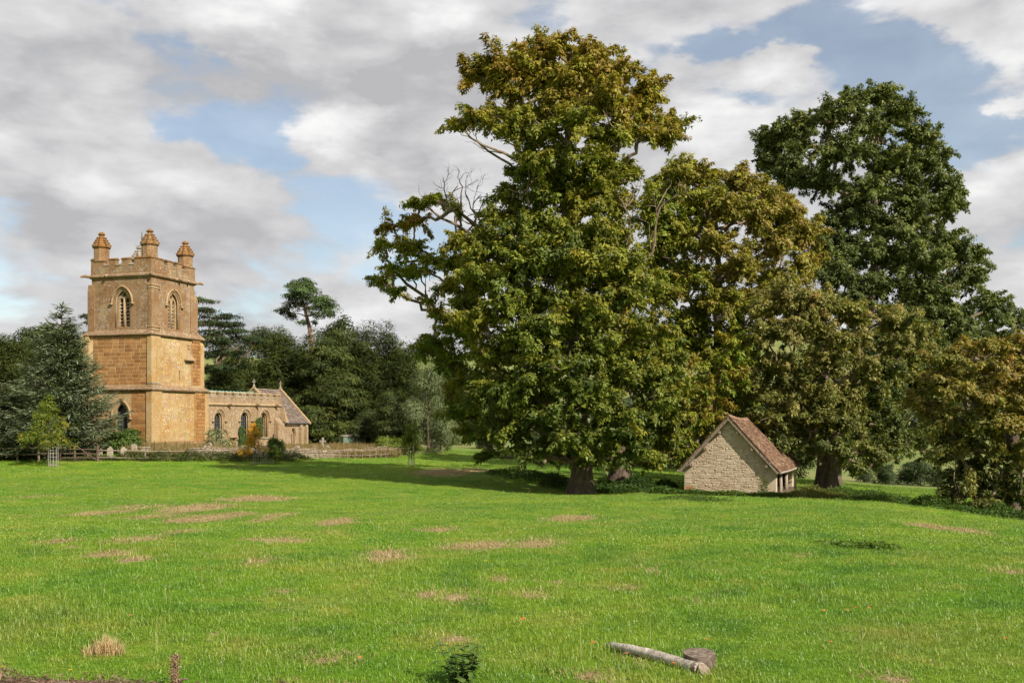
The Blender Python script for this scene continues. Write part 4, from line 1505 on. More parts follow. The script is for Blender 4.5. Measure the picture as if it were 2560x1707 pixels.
for i in range(n_r):
    y0 = -.32 + i * (SLEN + .5) / n_r
    y1 = y0 + (SLEN + .5) / n_r - .015
    b = MB()
    s = sag((y0 + y1) / 2) + r.uniform(-.012, .012)
    w = .19
    b.add([(-w, y0, RZ + s - .09), (0, y0, RZ + s + .1), (w, y0, RZ + s - .09), (-w, y1, RZ + s - .09), (0, y1, RZ + s + .1), (w, y1, RZ + s - .09)],
          [(0, 1, 4, 3), (1, 2, 5, 4), (0, 2, 1), (3, 4, 5)])
    b.obj('ridge_tile', M['roof_tile'], SH)
b = MB()
b.box(-.05, .05, -.345, -.275, RZ - .28, RZ + .02)
b.obj('apex_block', M['barge'], SH)
# the open side: posts, wall plate, far pier
for y in (2.6, 5.0):
    b = MB()
    b.tube([(SW - .12, y, -.5), (SW - .1, y + .03, .4), (SW - .13, y, EVZ + .12)], [.14, .125, .115], 7)
    b.obj('post', M['post_wood'], SH, True)
b = MB()
b.box(SW - .32, SW - .04, .45, SLEN - .45, EVZ - .05, EVZ + .14)
b.obj('wall_plate', M['dark_wood'], SH)
b = MB()
b.box(SW - .5, SW - .02, 7.2, SLEN - .45, -.6, EVZ - .05)
b.obj('pier', M['shed_mortar'], SH)
b = MB()
b.box(SW - .46, SW + .012, -.012, .462, -.6, EVZ - .02)
b.obj('corner_pier', M['shed_mortar'], SH)


# ------------------------------------------------------------------ trees
def leaf_mesh(pos, nrm, tdir, L, W, col, fold=.22, droop=.12, tri=False):
    n = unit(nrm)
    t = unit(tdir - n * np.sum(tdir * n, 1, keepdims=True))
    s = np.cross(n, t)
    L, W = L[:, None], W[:, None]
    if tri:                                   # far-off foliage: one facet to a leaf
        v = np.stack([pos - s * W * .5, pos + s * W * .5, pos + t * L - n * L * droop], 1).reshape(-1, 3)
        return v, np.arange(len(v)).reshape(-1, 3), np.repeat(col, 3, 0)
    v0 = pos
    v1 = pos + t * L * .5 + s * W * .5 + n * W * fold
    v2 = pos + t * L - n * L * droop
    v3 = pos + t * L * .5 - s * W * .5 + n * W * fold
    v = np.stack([v0, v1, v2, v3], 1).reshape(-1, 3)
    k = np.arange(len(pos))[:, None] * 4
    f = np.concatenate([k + np.array([[0, 1, 2]]), k + np.array([[0, 2, 3]])])
    return v, f, np.repeat(col, 4, 0)


def lerp3(a, b, t):
    return np.asarray(a)[None] + (np.asarray(b) - np.asarray(a))[None] * np.clip(t, 0, 1)[:, None]


def palette(cols, t):
    """piecewise colour along a list"""
    cols = np.asarray(cols)
    t = np.clip(t, 0, .9999) * (len(cols) - 1)
    i = t.astype(int)
    f = (t - i)[:, None]
    return cols[i] * (1 - f) + cols[i + 1] * f


def sphere(n, rng, up=0.0):
    v = rng.normal(0, 1, (n, 3))
    v[:, 2] += up
    return unit(v)


def crown(blobs, cols, rng, sub_r=.8, fill=1.0, nl=60, ll=.32, lw=.2, shell=.5, flat=.66, droop=.5, tvar=.16, upturn=0.0, core=0, spray=False):
    """foliage of clumps: every blob holds sub-clumps, every sub-clump a dome of leaves"""
    C, R, T, D_ = [], [], [], []
    for (c, r, tint, dens) in blobs:
        rm = (r[0] * r[1] * r[2]) ** (1 / 3)
        n = max(3, int(fill * dens * 4.0 * (rm / sub_r) ** 2 + 1))
        d = sphere(n, rng, .25)
        C.append(np.array(c) + d * np.array(r) * rng.uniform(shell, 1.0, (n, 1)))
        D_.append(d)
        R.append(sub_r * rng.uniform(.35, 1.0, n) ** 1.3 * 1.75)
        T.append(tint + rng.normal(0, tvar, n))
    C, R, T, D_ = np.concatenate(C), np.concatenate(R), np.concatenate(T), np.concatenate(D_)
    B = rng.uniform(.78, 1.22, len(C))
    m = np.maximum(6, (nl * (R / sub_r) ** 2).astype(int))
    idx = np.repeat(np.arange(len(C)), m)
    n = len(idx)
    if spray:                                         # leafy branch ends: long, drooping, never twice alike
        ax = unit(D_ + rng.normal(0, .42, (len(C), 3)) + np.array([0, 0, .12]))
        lon, sho = R * rng.uniform(.75, 1.4, len(C)), R * rng.uniform(.35, .68, len(C))
        q = rng.uniform(-.7, 1.0, n)
        d2 = unit(rng.normal(0, 1, (n, 3)) + np.array([0, 0, .35]))
        pos = C[idx] + ax[idx] * (q * lon[idx])[:, None] + d2 * (sho[idx] * rng.uniform(.2, 1.1, n) * (1.15 - .55 * np.abs(q)))[:, None] * np.array([1, 1, .75])
        pos[:, 2] -= .16 * lon[idx] * np.clip(q, 0, 1) ** 2
        nrm = unit(d2 * .6 + D_[idx] * .35 + np.array([0, 0, .5]) + rng.normal(0, .38, (n, 3)))
        td = d2 * .6 + ax[idx] * .9 + np.array([0, 0, -droop + upturn]) + rng.normal(0, .45, (n, 3))
    else:
        d2 = unit(rng.normal(0, 1, (n, 3)) + np.array([0, 0, .6]) + D_[idx] * .6)
        rad = 1.15 * rng.uniform(.12, 1, n) ** .4
        loose = rng.uniform(0, 1, n) < .10                # sprays that stick out between the clumps
        rad[loose] = rng.uniform(.9, 1.5, loose.sum())
        an = rng.uniform(.65, 1.35, (len(C), 3)) * np.array([1, 1, flat])
        pos = C[idx] + d2 * (R[idx] * rad)[:, None] * an[idx]
        nrm = unit(d2 * .75 + D_[idx] * .35 + np.array([0, 0, .45]) + rng.normal(0, .38, (n, 3)))
        td = d2 + D_[idx] * .5 + np.array([0, 0, -droop + upturn]) + rng.normal(0, .45, (n, 3))
    sz = rng.uniform(.65, 1.3, n)
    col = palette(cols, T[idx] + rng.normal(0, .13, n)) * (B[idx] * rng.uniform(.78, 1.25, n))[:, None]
    L_, W_ = ll * sz, lw * sz * rng.uniform(.8, 1.2, n)
    if core:                                    # oversized leaf cards added inside every clump to block light and sky
        ci, nc = [], []
        for k, (c, r, tint, dens) in enumerate(blobs):
            m_ = int(core * dens * max(1.0, r[0] * r[2] / (sub_r * sub_r)))
            ci.append(np.array(c) + sphere(m_, rng) * np.array(r) * rng.uniform(.1, .8, (m_, 1)))
            nc.append(np.full(m_, tint))
        ci, nc = np.concatenate(ci), np.concatenate(nc)
        m_ = len(ci)
        pos, nrm = np.concatenate([pos, ci]), np.concatenate([nrm, unit(rng.normal(0, 1, (m_, 3)) + (0, 0, .5))])
        td, col = np.concatenate([td, rng.normal(0, 1, (m_, 3))]), np.concatenate([col, palette(cols, nc + rng.normal(0, .1, m_))])
        L_, W_ = np.r_[L_, ll * rng.uniform(1.6, 2.4, m_)], np.r_[W_, ll * rng.uniform(1.0, 1.5, m_)]
    return leaf_mesh(pos, nrm, td, L_, W_, col, tri=True), C


def wiggle(a, b, rng, k=6, amp=.08, lift=0.0):
    a, b = np.asarray(a, float), np.asarray(b, float)
    t = np.linspace(0, 1, k)[:, None]
    L = np.linalg.norm(b - a)
    p = a + (b - a) * t + rng.normal(0, amp * L / 3, (k, 3)) * np.sin(t * math.pi)
    p[:, 2] += (np.sin(t * math.pi) * lift * L)[:, 0]
    return p


def bare(mb, start, direc, length, rad, depth, rng, curl=.5):
    """a leafless branch that forks"""
    p = [np.asarray(start, float)]
    d = unit(np.asarray(direc, float))
    k = 5
    for i in range(k):
        d = unit(d + rng.normal(0, curl * .45, 3) + np.array([0, 0, .06]))
        p.append(p[-1] + d * length / k)
    mb.tube(p, np.linspace(rad, rad * .45, k + 1), 5 if rad > .03 else 3, False)
    if depth > 0:
        for q in range(rng.integers(2, 5)):
            i = rng.integers(1, k + 1)
            bare(mb, p[i], unit(d + rng.normal(0, .75, 3)), length * rng.uniform(.4, .7), rad * .5, depth - 1, rng, curl)
    return p


K = 1.0884


def big_tree(name, label, bu, bd, dz, trunk, blobs_px, cols, seed, trunk_r, leafkw, depth_scale=.72, bark='bark', group=None, back=.55, category='tree', flare=1.5, extra=None, leafmat='leaf', sats=(0, 3)):
    """trunk: list of (u, v) up the stem; blobs_px: (u, v, ru, rv, tint[, forced depth offset])"""
    rng = np.random.default_rng(seed)
    x0, y0, z0 = at(bu * K, bd)
    base = np.array([x0, y0, z0 + dz])
    root = thing(name, label, category, tuple(base), 0, group)
    s = bd / F * K
    tp = [base] + [P(u * K, v * K, bd) for u, v in trunk]
    tp = np.array(tp)
    blobs = []
    us = np.array([b[0] for b in blobs_px], float)
    vs = np.array([b[1] for b in blobs_px], float)
    rs = np.array([b[2] for b in blobs_px], float)
    for (b) in blobs_px:
        u, v, ru, rv, tint = b[:5]
        zc = EYE - (v * K - HZ) / F * bd
        axis_u = np.interp(-v, [-bu_[1] for bu_ in trunk], [bu_[0] for bu_ in trunk]) if len(trunk) > 1 else bu
        nearv = np.abs(vs - v) < 75
        Wd = max(np.max(np.abs(us[nearv] - axis_u) + rs[nearv] * .4), ru * 1.2)
        off = math.sqrt(max(Wd * Wd - (u - axis_u) ** 2, 0.0)) * depth_scale * s
        if len(b) > 5:
            offs = ((b[5], 1.0),)
        elif off < ru * s * .7:
            offs = ((rng.uniform(-.5, .5) * off, 1.0),)
        else:
            offs = ((-off * rng.uniform(.75, 1.0), 1.0), (off * rng.uniform(.5, 1.0), back))
        for o, dens in offs:
            dd = bd + o
            c = P(u * K, v * K, dd)
            k = dd / F * K
            sh = .45 * leafkw.get('sub_r', .8)
            rr_ = np.array([max(q * k - sh, q * k * .4) for q in (ru, (ru + rv) / 2, rv)]) * rng.uniform(.75, 1.15)
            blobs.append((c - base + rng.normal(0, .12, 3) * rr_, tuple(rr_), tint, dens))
            for q in range(rng.integers(*sats)):              # smaller sprays round every big clump
                sat = unit(rng.normal(0, 1, 3))
                sat[2] = min(max(sat[2], -.35), .45)
                blobs.append((c - base + sat * np.array([ru, (ru + rv) / 2, rv]) * k * rng.uniform(.5, .92), tuple(rr_ * rng.uniform(.3, .65)), tint + rng.normal(0, .06), dens))
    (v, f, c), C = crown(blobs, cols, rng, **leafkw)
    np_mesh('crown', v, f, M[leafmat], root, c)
    mb = MB()
    # trunk with flared, fluted foot
    tl = tp - base
    seglen = np.r_[0, np.cumsum(np.linalg.norm(np.diff(tl, axis=0), axis=1))]
    tt = np.r_[-.4, 0, .25, .6, 1.1, 1.8, np.linspace(2.6, seglen[-1], 14)]
    path = np.stack([np.interp(np.maximum(tt, 0), seglen, tl[:, i]) for i in range(3)], 1)
    path[0, 2] -= .4
    frac = np.clip(tt / seglen[-1], 0, 1)
    rad = trunk_r * (1 - .8 * frac) * (1 + (flare - 1) * np.exp(-np.maximum(tt, 0) / .7))
    n = 18
    ang = np.arange(n) * 2 * math.pi / n
    flute = 1 + .13 * np.sin(ang * 5 + seed)[None] * np.exp(-np.maximum(tt, 0) / 2.2)[:, None] + .05 * np.sin(ang * 3 + tt[:, None] * .9)
    ring = path[:, None, :] + (rad[:, None] * flute)[:, :, None] * np.stack([np.cos(ang), np.sin(ang), np.zeros(n)], 1)[None]
    fs = [(i * n + j, i * n + (j + 1) % n, (i + 1) * n + (j + 1) % n, (i + 1) * n + j) for i in range(len(tt) - 1) for j in range(n)]
    mb.add(ring.reshape(-1, 3), fs)
    trk = mb.obj('trunk', M[bark], root, True)
    mb = MB()
    # limbs grow like a tree: every clump hangs on the nearest limb or on the stem
    zt = np.arange(1.8, tl[-1, 2], .7)
    nodes = [np.array([np.interp(z, tl[:, 2], tl[:, i]) for i in range(3)]) for z in zt]
    plen, par = [0.0] * len(nodes), [-1] * len(nodes)
    n_tr = len(nodes)
    order = sorted(range(len(blobs)), key=lambda k: min(np.linalg.norm(blobs[k][0] - q) for q in nodes[:n_tr]))
    own = []
    for k in order:
        bc = blobs[k][0]
        arr = np.array(nodes)
        dist = np.linalg.norm(arr - bc, axis=1)
        cost = dist + .3 * np.array(plen) + 2.0 * np.clip(arr[:, 2] - bc[2] + dist * .25, 0, None)
        i = int(np.argmin(cost))
        nodes.append(bc)
        par.append(i)
        plen.append(plen[i] + dist[i])
        own.append((len(nodes) - 1, k))
    desc = np.zeros(len(nodes))
    for q, k in own[::-1]:
        desc[q] += 1
        if par[q] >= n_tr:
            desc[par[q]] += desc[q]
    for q, k in own:
        bc, br = blobs[k][0], np.array(blobs[k][1])
        r0 = min(.045 + .038 * math.sqrt(desc[q]), trunk_r * .5)
        p = wiggle(nodes[par[q]], bc, rng, 7, .16, -.03)
        mb.tube(p, np.linspace(r0, r0 * .6, 7), 6, False)
        for w in range(4):
            e = bc + sphere(1, rng, .1)[0] * br * .9
            mb.tube(wiggle(p[rng.integers(3, 7)], e, rng, 5, .2), np.linspace(r0 * .4, .015, 5), 4, False)
    if extra:
        extra(mb, base, bd, rng)
    mb.obj('limbs', M[bark if bark != 'bark' else 'bark_grey'], root)
    return root


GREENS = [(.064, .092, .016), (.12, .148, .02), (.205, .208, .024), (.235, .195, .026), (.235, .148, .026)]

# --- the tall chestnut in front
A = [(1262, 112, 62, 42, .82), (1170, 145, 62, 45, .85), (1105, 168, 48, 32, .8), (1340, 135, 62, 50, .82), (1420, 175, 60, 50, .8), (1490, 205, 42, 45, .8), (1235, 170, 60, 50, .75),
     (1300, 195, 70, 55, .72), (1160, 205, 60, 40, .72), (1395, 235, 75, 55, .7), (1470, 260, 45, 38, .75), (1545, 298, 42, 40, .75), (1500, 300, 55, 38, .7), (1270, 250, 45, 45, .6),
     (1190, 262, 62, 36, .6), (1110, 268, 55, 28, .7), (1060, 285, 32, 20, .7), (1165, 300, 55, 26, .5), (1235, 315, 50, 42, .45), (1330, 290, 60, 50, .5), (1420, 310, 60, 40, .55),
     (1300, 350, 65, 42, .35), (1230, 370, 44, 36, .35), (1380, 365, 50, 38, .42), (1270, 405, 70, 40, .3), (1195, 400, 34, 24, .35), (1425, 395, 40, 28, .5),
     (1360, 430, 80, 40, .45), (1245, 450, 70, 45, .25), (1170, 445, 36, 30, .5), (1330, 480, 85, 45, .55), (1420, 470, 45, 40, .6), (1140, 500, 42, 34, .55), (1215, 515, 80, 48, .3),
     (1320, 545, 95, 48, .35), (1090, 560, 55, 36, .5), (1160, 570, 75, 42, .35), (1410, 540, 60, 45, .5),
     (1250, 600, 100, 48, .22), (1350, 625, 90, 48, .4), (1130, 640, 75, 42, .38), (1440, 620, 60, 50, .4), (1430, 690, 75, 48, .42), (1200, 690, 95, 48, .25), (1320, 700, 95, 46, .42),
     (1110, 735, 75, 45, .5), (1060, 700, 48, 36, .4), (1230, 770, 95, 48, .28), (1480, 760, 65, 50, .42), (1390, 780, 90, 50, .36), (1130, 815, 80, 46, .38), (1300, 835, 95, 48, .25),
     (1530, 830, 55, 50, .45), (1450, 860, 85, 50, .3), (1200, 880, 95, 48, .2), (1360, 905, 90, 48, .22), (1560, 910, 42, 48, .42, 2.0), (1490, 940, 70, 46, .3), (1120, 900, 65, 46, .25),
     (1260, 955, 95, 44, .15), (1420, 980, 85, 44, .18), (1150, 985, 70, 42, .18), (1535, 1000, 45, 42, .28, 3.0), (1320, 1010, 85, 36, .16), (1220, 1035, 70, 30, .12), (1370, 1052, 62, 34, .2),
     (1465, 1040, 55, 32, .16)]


def dead_top(mb, base, bd, rng):
    for (u, v, du, dv, ln, r0) in ((1290, 300, -1.3, .35, 2.4, .06), (1480, 600, .6, 1.0, 3.2, .09), (1440, 560, .2, 1, 2.6, .08), (1215, 470, -.3, 1, 2.4, .08), (1180, 365, -1.6, .5, 3.2, .09), (1420, 350, .3, 1, 3.0, .06)):
        s = P(u * K, v * K, bd - 3.5) - base
        bare(mb, s, (du, -.3, dv), ln, r0, 2, rng, .55)


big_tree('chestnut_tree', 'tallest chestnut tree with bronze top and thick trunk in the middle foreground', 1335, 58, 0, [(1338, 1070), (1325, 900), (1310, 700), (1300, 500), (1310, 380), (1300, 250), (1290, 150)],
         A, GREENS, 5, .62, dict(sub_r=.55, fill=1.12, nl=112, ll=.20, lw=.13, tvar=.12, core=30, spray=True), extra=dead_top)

# --- second chestnut behind it, reaching out to the left with a dead limb
B = [(905, 520, 48, 24, .85), (960, 505, 35, 20, .8), (875, 560, 30, 24, .6), (930, 570, 52, 26, .55), (990, 590, 45, 24, .5), (900, 612, 42, 24, .55), (960, 625, 45, 22, .5), (880, 645, 26, 18, .5),
     (1040, 610, 45, 28, .5), (905, 668, 22, 16, .5), (1030, 655, 45, 26, .55), (990, 690, 32, 20, .6), (1000, 720, 30, 22, .6), (1080, 680, 50, 30, .5), (960, 470, 28, 12, .5), (1000, 460, 30, 14, .45),
     (1050, 480, 22, 30, .4), (1080, 760, 60, 36, .4), (1000, 780, 45, 28, .35), (970, 800, 30, 26, .35), (1040, 830, 55, 36, .35), (1090, 880, 65, 40, .42), (1040, 890, 34, 30, .6), (1060, 950, 52, 38, .4),
     (1100, 1000, 60, 34, .35), (1130, 1040, 45, 22, .3), (1200, 800, 90, 50, .3), (1200, 950, 90, 50, .3), (1690, 795, 36, 36, .5, -3), (1665, 845, 45, 42, .52, -3.2), (1690, 880, 36, 36, .5, -3), (1640, 900, 50, 45, .5, -3), (1600, 955, 50, 40, .55, -3), (1620, 1000, 50, 38, .52, -3), (1560, 1030, 50, 34, .42),
     (1655, 955, 40, 30, .62), (1500, 1060, 50, 26, .3), (1400, 1000, 90, 40, .2), (1500, 800, 90, 60, .4), (1350, 750, 100, 60, .3), (1300, 1040, 70, 26, .25)]


def dead_limb(mb, base, bd, rng):
    # the long grey limb and its leafless twigs
    l1 = [P(u * K, v * K, bd - 2) - base for u, v in ((1180, 700), (1110, 655), (1050, 620), (1000, 605), (960, 598), (915, 605))]
    mb.tube(l1, [.2, .17, .14, .11, .08, .04], 7, False)
    l2 = [P(u * K, v * K, bd - 2) - base for u, v in ((1160, 600), (1110, 560), (1075, 535), (1045, 515), (1010, 500), (985, 478), (960, 470))]
    mb.tube(l2, [.17, .15, .13, .1, .08, .06, .03], 7, False)
    for (u, v, du, dv, ln, r0) in ((1060, 520, .05, 1, 3.0, .08), (1050, 500, -.3, 1, 2.4, .06), (1075, 530, .5, 1, 2.8, .07), (1100, 520, .3, 1, 2.6, .07), (1010, 500, -.6, .8, 1.8, .05),
                                    (1090, 500, .2, 1, 2.6, .06), (985, 480, -1, .4, 1.6, .04), (1030, 470, -.2, 1, 1.8, .05), (960, 600, -1, .1, 1.8, .05), (1000, 604, -.5, -.6, 1.5, .04), (1110, 560, .2, 1.2, 2.8, .07)):
        bare(mb, P(u * K, v * K, bd - 2) - base, (du, rng.uniform(-.3, .3), dv), ln, r0, 3, rng, .7)


YG = [(.06, .11, .012), (.13, .19, .018), (.23, .255, .02), (.29, .225, .024), (.26, .14, .024)]
big_tree('chestnut_tree', 'chestnut tree with a bare grey limb spreading left behind the tallest chestnut', 1423, 67, 0, [(1423, 1060), (1400, 900), (1380, 780), (1360, 650)], B, YG, 8, .6,
         dict(sub_r=.5, fill=1.0, nl=95, ll=.21, lw=.115, tvar=.14, droop=.7, core=8, spray=True), .55, extra=dead_limb, back=.3, sats=(0, 2))

# --- yellowing chestnut right of centre
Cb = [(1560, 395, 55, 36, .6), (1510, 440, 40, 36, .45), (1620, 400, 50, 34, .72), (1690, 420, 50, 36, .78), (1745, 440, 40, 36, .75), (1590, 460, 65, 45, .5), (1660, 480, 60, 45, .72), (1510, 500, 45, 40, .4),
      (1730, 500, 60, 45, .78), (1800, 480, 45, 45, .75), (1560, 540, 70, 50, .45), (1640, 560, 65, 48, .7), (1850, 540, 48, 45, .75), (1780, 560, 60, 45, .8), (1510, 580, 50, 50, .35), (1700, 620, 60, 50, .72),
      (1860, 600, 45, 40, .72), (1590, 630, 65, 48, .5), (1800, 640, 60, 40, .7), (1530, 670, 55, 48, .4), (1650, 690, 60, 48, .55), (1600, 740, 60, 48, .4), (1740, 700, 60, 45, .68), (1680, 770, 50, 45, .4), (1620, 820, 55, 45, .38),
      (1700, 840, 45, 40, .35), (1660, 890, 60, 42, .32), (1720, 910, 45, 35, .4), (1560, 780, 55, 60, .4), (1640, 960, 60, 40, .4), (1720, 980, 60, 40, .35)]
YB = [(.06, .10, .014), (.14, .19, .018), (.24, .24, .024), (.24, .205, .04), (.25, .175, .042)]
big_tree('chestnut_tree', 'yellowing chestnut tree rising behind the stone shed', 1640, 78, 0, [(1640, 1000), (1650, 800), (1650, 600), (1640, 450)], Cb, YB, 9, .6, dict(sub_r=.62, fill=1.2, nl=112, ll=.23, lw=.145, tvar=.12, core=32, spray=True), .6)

# --- olive brown chestnut right of the shed
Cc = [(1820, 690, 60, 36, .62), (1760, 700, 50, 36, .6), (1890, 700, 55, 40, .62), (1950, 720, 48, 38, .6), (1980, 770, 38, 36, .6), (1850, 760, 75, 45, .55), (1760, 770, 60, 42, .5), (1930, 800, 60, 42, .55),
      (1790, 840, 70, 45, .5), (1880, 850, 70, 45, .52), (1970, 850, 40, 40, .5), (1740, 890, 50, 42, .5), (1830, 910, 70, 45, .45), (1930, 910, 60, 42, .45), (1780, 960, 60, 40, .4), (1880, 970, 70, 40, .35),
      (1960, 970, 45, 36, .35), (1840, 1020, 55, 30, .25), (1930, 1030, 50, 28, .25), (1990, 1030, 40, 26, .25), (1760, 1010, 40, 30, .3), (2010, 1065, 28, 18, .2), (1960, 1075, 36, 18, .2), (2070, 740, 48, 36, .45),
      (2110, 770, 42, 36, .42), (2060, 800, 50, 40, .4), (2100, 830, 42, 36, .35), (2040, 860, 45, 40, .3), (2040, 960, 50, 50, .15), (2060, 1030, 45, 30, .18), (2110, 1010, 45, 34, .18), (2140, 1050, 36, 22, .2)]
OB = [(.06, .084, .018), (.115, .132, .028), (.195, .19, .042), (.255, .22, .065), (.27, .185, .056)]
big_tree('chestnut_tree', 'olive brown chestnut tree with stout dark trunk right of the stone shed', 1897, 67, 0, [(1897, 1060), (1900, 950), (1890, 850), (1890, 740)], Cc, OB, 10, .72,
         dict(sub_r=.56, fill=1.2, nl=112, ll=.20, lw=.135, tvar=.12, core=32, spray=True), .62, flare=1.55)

# --- dark oak behind on the right
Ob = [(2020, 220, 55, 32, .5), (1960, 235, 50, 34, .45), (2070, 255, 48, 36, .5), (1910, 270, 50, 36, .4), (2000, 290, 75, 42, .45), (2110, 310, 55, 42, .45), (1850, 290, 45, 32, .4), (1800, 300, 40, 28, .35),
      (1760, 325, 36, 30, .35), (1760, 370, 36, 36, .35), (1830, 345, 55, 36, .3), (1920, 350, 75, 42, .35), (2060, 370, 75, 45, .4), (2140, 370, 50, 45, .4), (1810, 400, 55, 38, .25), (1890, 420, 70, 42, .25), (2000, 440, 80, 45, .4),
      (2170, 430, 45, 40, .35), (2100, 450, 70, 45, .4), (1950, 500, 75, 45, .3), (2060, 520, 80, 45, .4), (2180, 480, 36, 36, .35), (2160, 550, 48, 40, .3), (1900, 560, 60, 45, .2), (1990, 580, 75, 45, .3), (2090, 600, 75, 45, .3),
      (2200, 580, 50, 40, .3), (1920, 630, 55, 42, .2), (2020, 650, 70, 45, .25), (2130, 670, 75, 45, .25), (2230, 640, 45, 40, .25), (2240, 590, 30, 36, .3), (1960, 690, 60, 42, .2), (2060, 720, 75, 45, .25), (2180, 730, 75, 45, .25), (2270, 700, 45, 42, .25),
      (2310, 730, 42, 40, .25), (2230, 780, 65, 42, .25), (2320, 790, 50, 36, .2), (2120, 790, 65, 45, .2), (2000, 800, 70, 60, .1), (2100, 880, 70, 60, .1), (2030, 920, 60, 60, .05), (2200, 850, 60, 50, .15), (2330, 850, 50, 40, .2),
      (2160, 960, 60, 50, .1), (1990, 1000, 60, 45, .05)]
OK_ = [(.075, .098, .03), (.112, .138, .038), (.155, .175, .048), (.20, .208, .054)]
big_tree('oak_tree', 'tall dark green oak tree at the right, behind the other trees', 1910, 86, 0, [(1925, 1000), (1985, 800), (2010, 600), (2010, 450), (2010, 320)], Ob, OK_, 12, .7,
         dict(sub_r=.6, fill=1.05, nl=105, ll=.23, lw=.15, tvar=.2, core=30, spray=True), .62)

# --- golden tree at the right edge
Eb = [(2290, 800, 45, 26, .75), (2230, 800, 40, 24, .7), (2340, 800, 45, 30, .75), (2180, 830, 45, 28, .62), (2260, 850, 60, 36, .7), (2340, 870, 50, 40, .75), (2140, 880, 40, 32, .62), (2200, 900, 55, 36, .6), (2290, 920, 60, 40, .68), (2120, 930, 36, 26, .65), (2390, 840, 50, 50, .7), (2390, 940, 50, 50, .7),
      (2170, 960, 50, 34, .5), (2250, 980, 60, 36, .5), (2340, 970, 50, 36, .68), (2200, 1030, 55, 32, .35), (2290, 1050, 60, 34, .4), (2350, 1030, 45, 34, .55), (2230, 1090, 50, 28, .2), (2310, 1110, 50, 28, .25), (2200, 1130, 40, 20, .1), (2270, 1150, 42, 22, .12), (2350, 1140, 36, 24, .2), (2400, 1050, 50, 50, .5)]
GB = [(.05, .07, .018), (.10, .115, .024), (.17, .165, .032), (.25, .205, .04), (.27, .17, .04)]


def hanging(mb, base, bd, rng):
    for (u, v) in ((2170, 1000), (2190, 1010), (2200, 1040)):
        bare(mb, P(u * K, v * K, bd - 1) - base, (-.35, 0, -1), 1.5, .035, 2, rng, .6)


big_tree('chestnut_tree', 'golden brown chestnut tree cut by the right edge of the view', 2325, 46, 0, [(2325, 1140), (2330, 1050), (2320, 950), (2310, 860)], Eb, GB, 13, .52,
         dict(sub_r=.42, fill=1.2, nl=110, ll=.16, lw=.105, tvar=.12, core=32, spray=True), .65, extra=hanging)


# ------------------------------------------------------------------ smaller and farther trees
def dome_blobs(H, R, n, rng, tint=.4, base=.12, top=.95, br=.32, conic=.0):
    out = []
    for i in range(n):
        t = base + (top - base) * ((i + rng.uniform()) / n)
        a = rng.uniform(0, 2 * math.pi)
        prof = (1 - conic) * math.sqrt(max(1 - max((t - .35) / .68, 0) ** 2, 0)) + conic * (1 - t)
        rr = R * prof * rng.uniform(.45, .8)
        s = R * br * rng.uniform(.75, 1.25) * (.6 + .5 * prof)
        out.append((np.array([rr * math.cos(a), rr * math.sin(a), H * t]), (s, s, s * rng.uniform(.7, 1.2)), tint + rng.normal(0, .1), 1.0))
    return out


def tree_mesh(name, H, R, cols, seed, n=26, tr=.2, leafkw=None, blobs=None, conic=0.0, br=.34, leafmat='leaf', bark='bark', base=.12, tint=.4):
    """(crown mesh, trunk mesh) for a tree standing at the origin"""
    rng = np.random.default_rng(seed)
    bl = blobs or dome_blobs(H, R, n, rng, tint, base, .95, br, conic)
    (v, f, c), C = crown(bl, cols, rng, **(leafkw or {}))
    o = np_mesh('crown', v, f, M[leafmat], None, c)
    mb = MB()
    mb.tube(wiggle((0, 0, -.4), (rng.normal(0, .03) * H, rng.normal(0, .03) * H, H * .85), rng, 8, .03), np.linspace(tr, tr * .2, 8), 8)
    for (bc, br_, t_, d_) in bl:
        zs = max(H * .08, bc[2] - math.hypot(bc[0], bc[1]) * .7)
        mb.tube(wiggle((0, 0, zs), bc, rng, 4, .1), np.linspace(tr * .35, .015, 4), 4, False)
    t = mb.obj('trunk', M[bark], None)
    return o, t


def plant_tree(parts, name, label, loc, scale=1.0, rz=0.0, group=None, cat='tree', first=True):
    root = thing(name, label, cat, loc, rz, group)
    root.scale = (scale[0], scale[0], scale[1]) if isinstance(scale, tuple) else (scale,) * 3
    for p in parts:
        c = p if first else p.copy()
        if not first:
            COL.objects.link(c)
        c.parent = root
    return root


YEW = [(.019, .028, .007), (.034, .048, .009), (.056, .068, .012), (.08, .08, .014)]
yk = dict(sub_r=.75, fill=1.0, nl=56, ll=.42, lw=.085, droop=.1, upturn=.75, flat=1.0, tvar=.2)
y1 = tree_mesh('yew', 13, 4.2, YEW, 41, 30, .35, yk, conic=.45, leafmat='needle', br=.36, base=.04)
y2 = tree_mesh('yew', 13, 4.8, YEW, 42, 34, .35, yk, conic=.3, leafmat='needle', br=.36, base=.04)
GY = [(.03, .045, .012), (.055, .075, .018), (.085, .10, .022), (.11, .11, .025)]
y3 = tree_mesh('cypress', 13, 4.6, GY, 43, 34, .35, dict(sub_r=.7, fill=1.0, nl=60, ll=.40, lw=.09, droop=.45, flat=.45, tvar=.2), conic=.55, leafmat='needle', br=.34, base=.04)


def toploc(u, vtop, d, H):
    x, y, z = at(u * K, d)
    zt = EYE - (vtop * K - HZ) / F * d
    return (x, y, z), (zt - z) / H


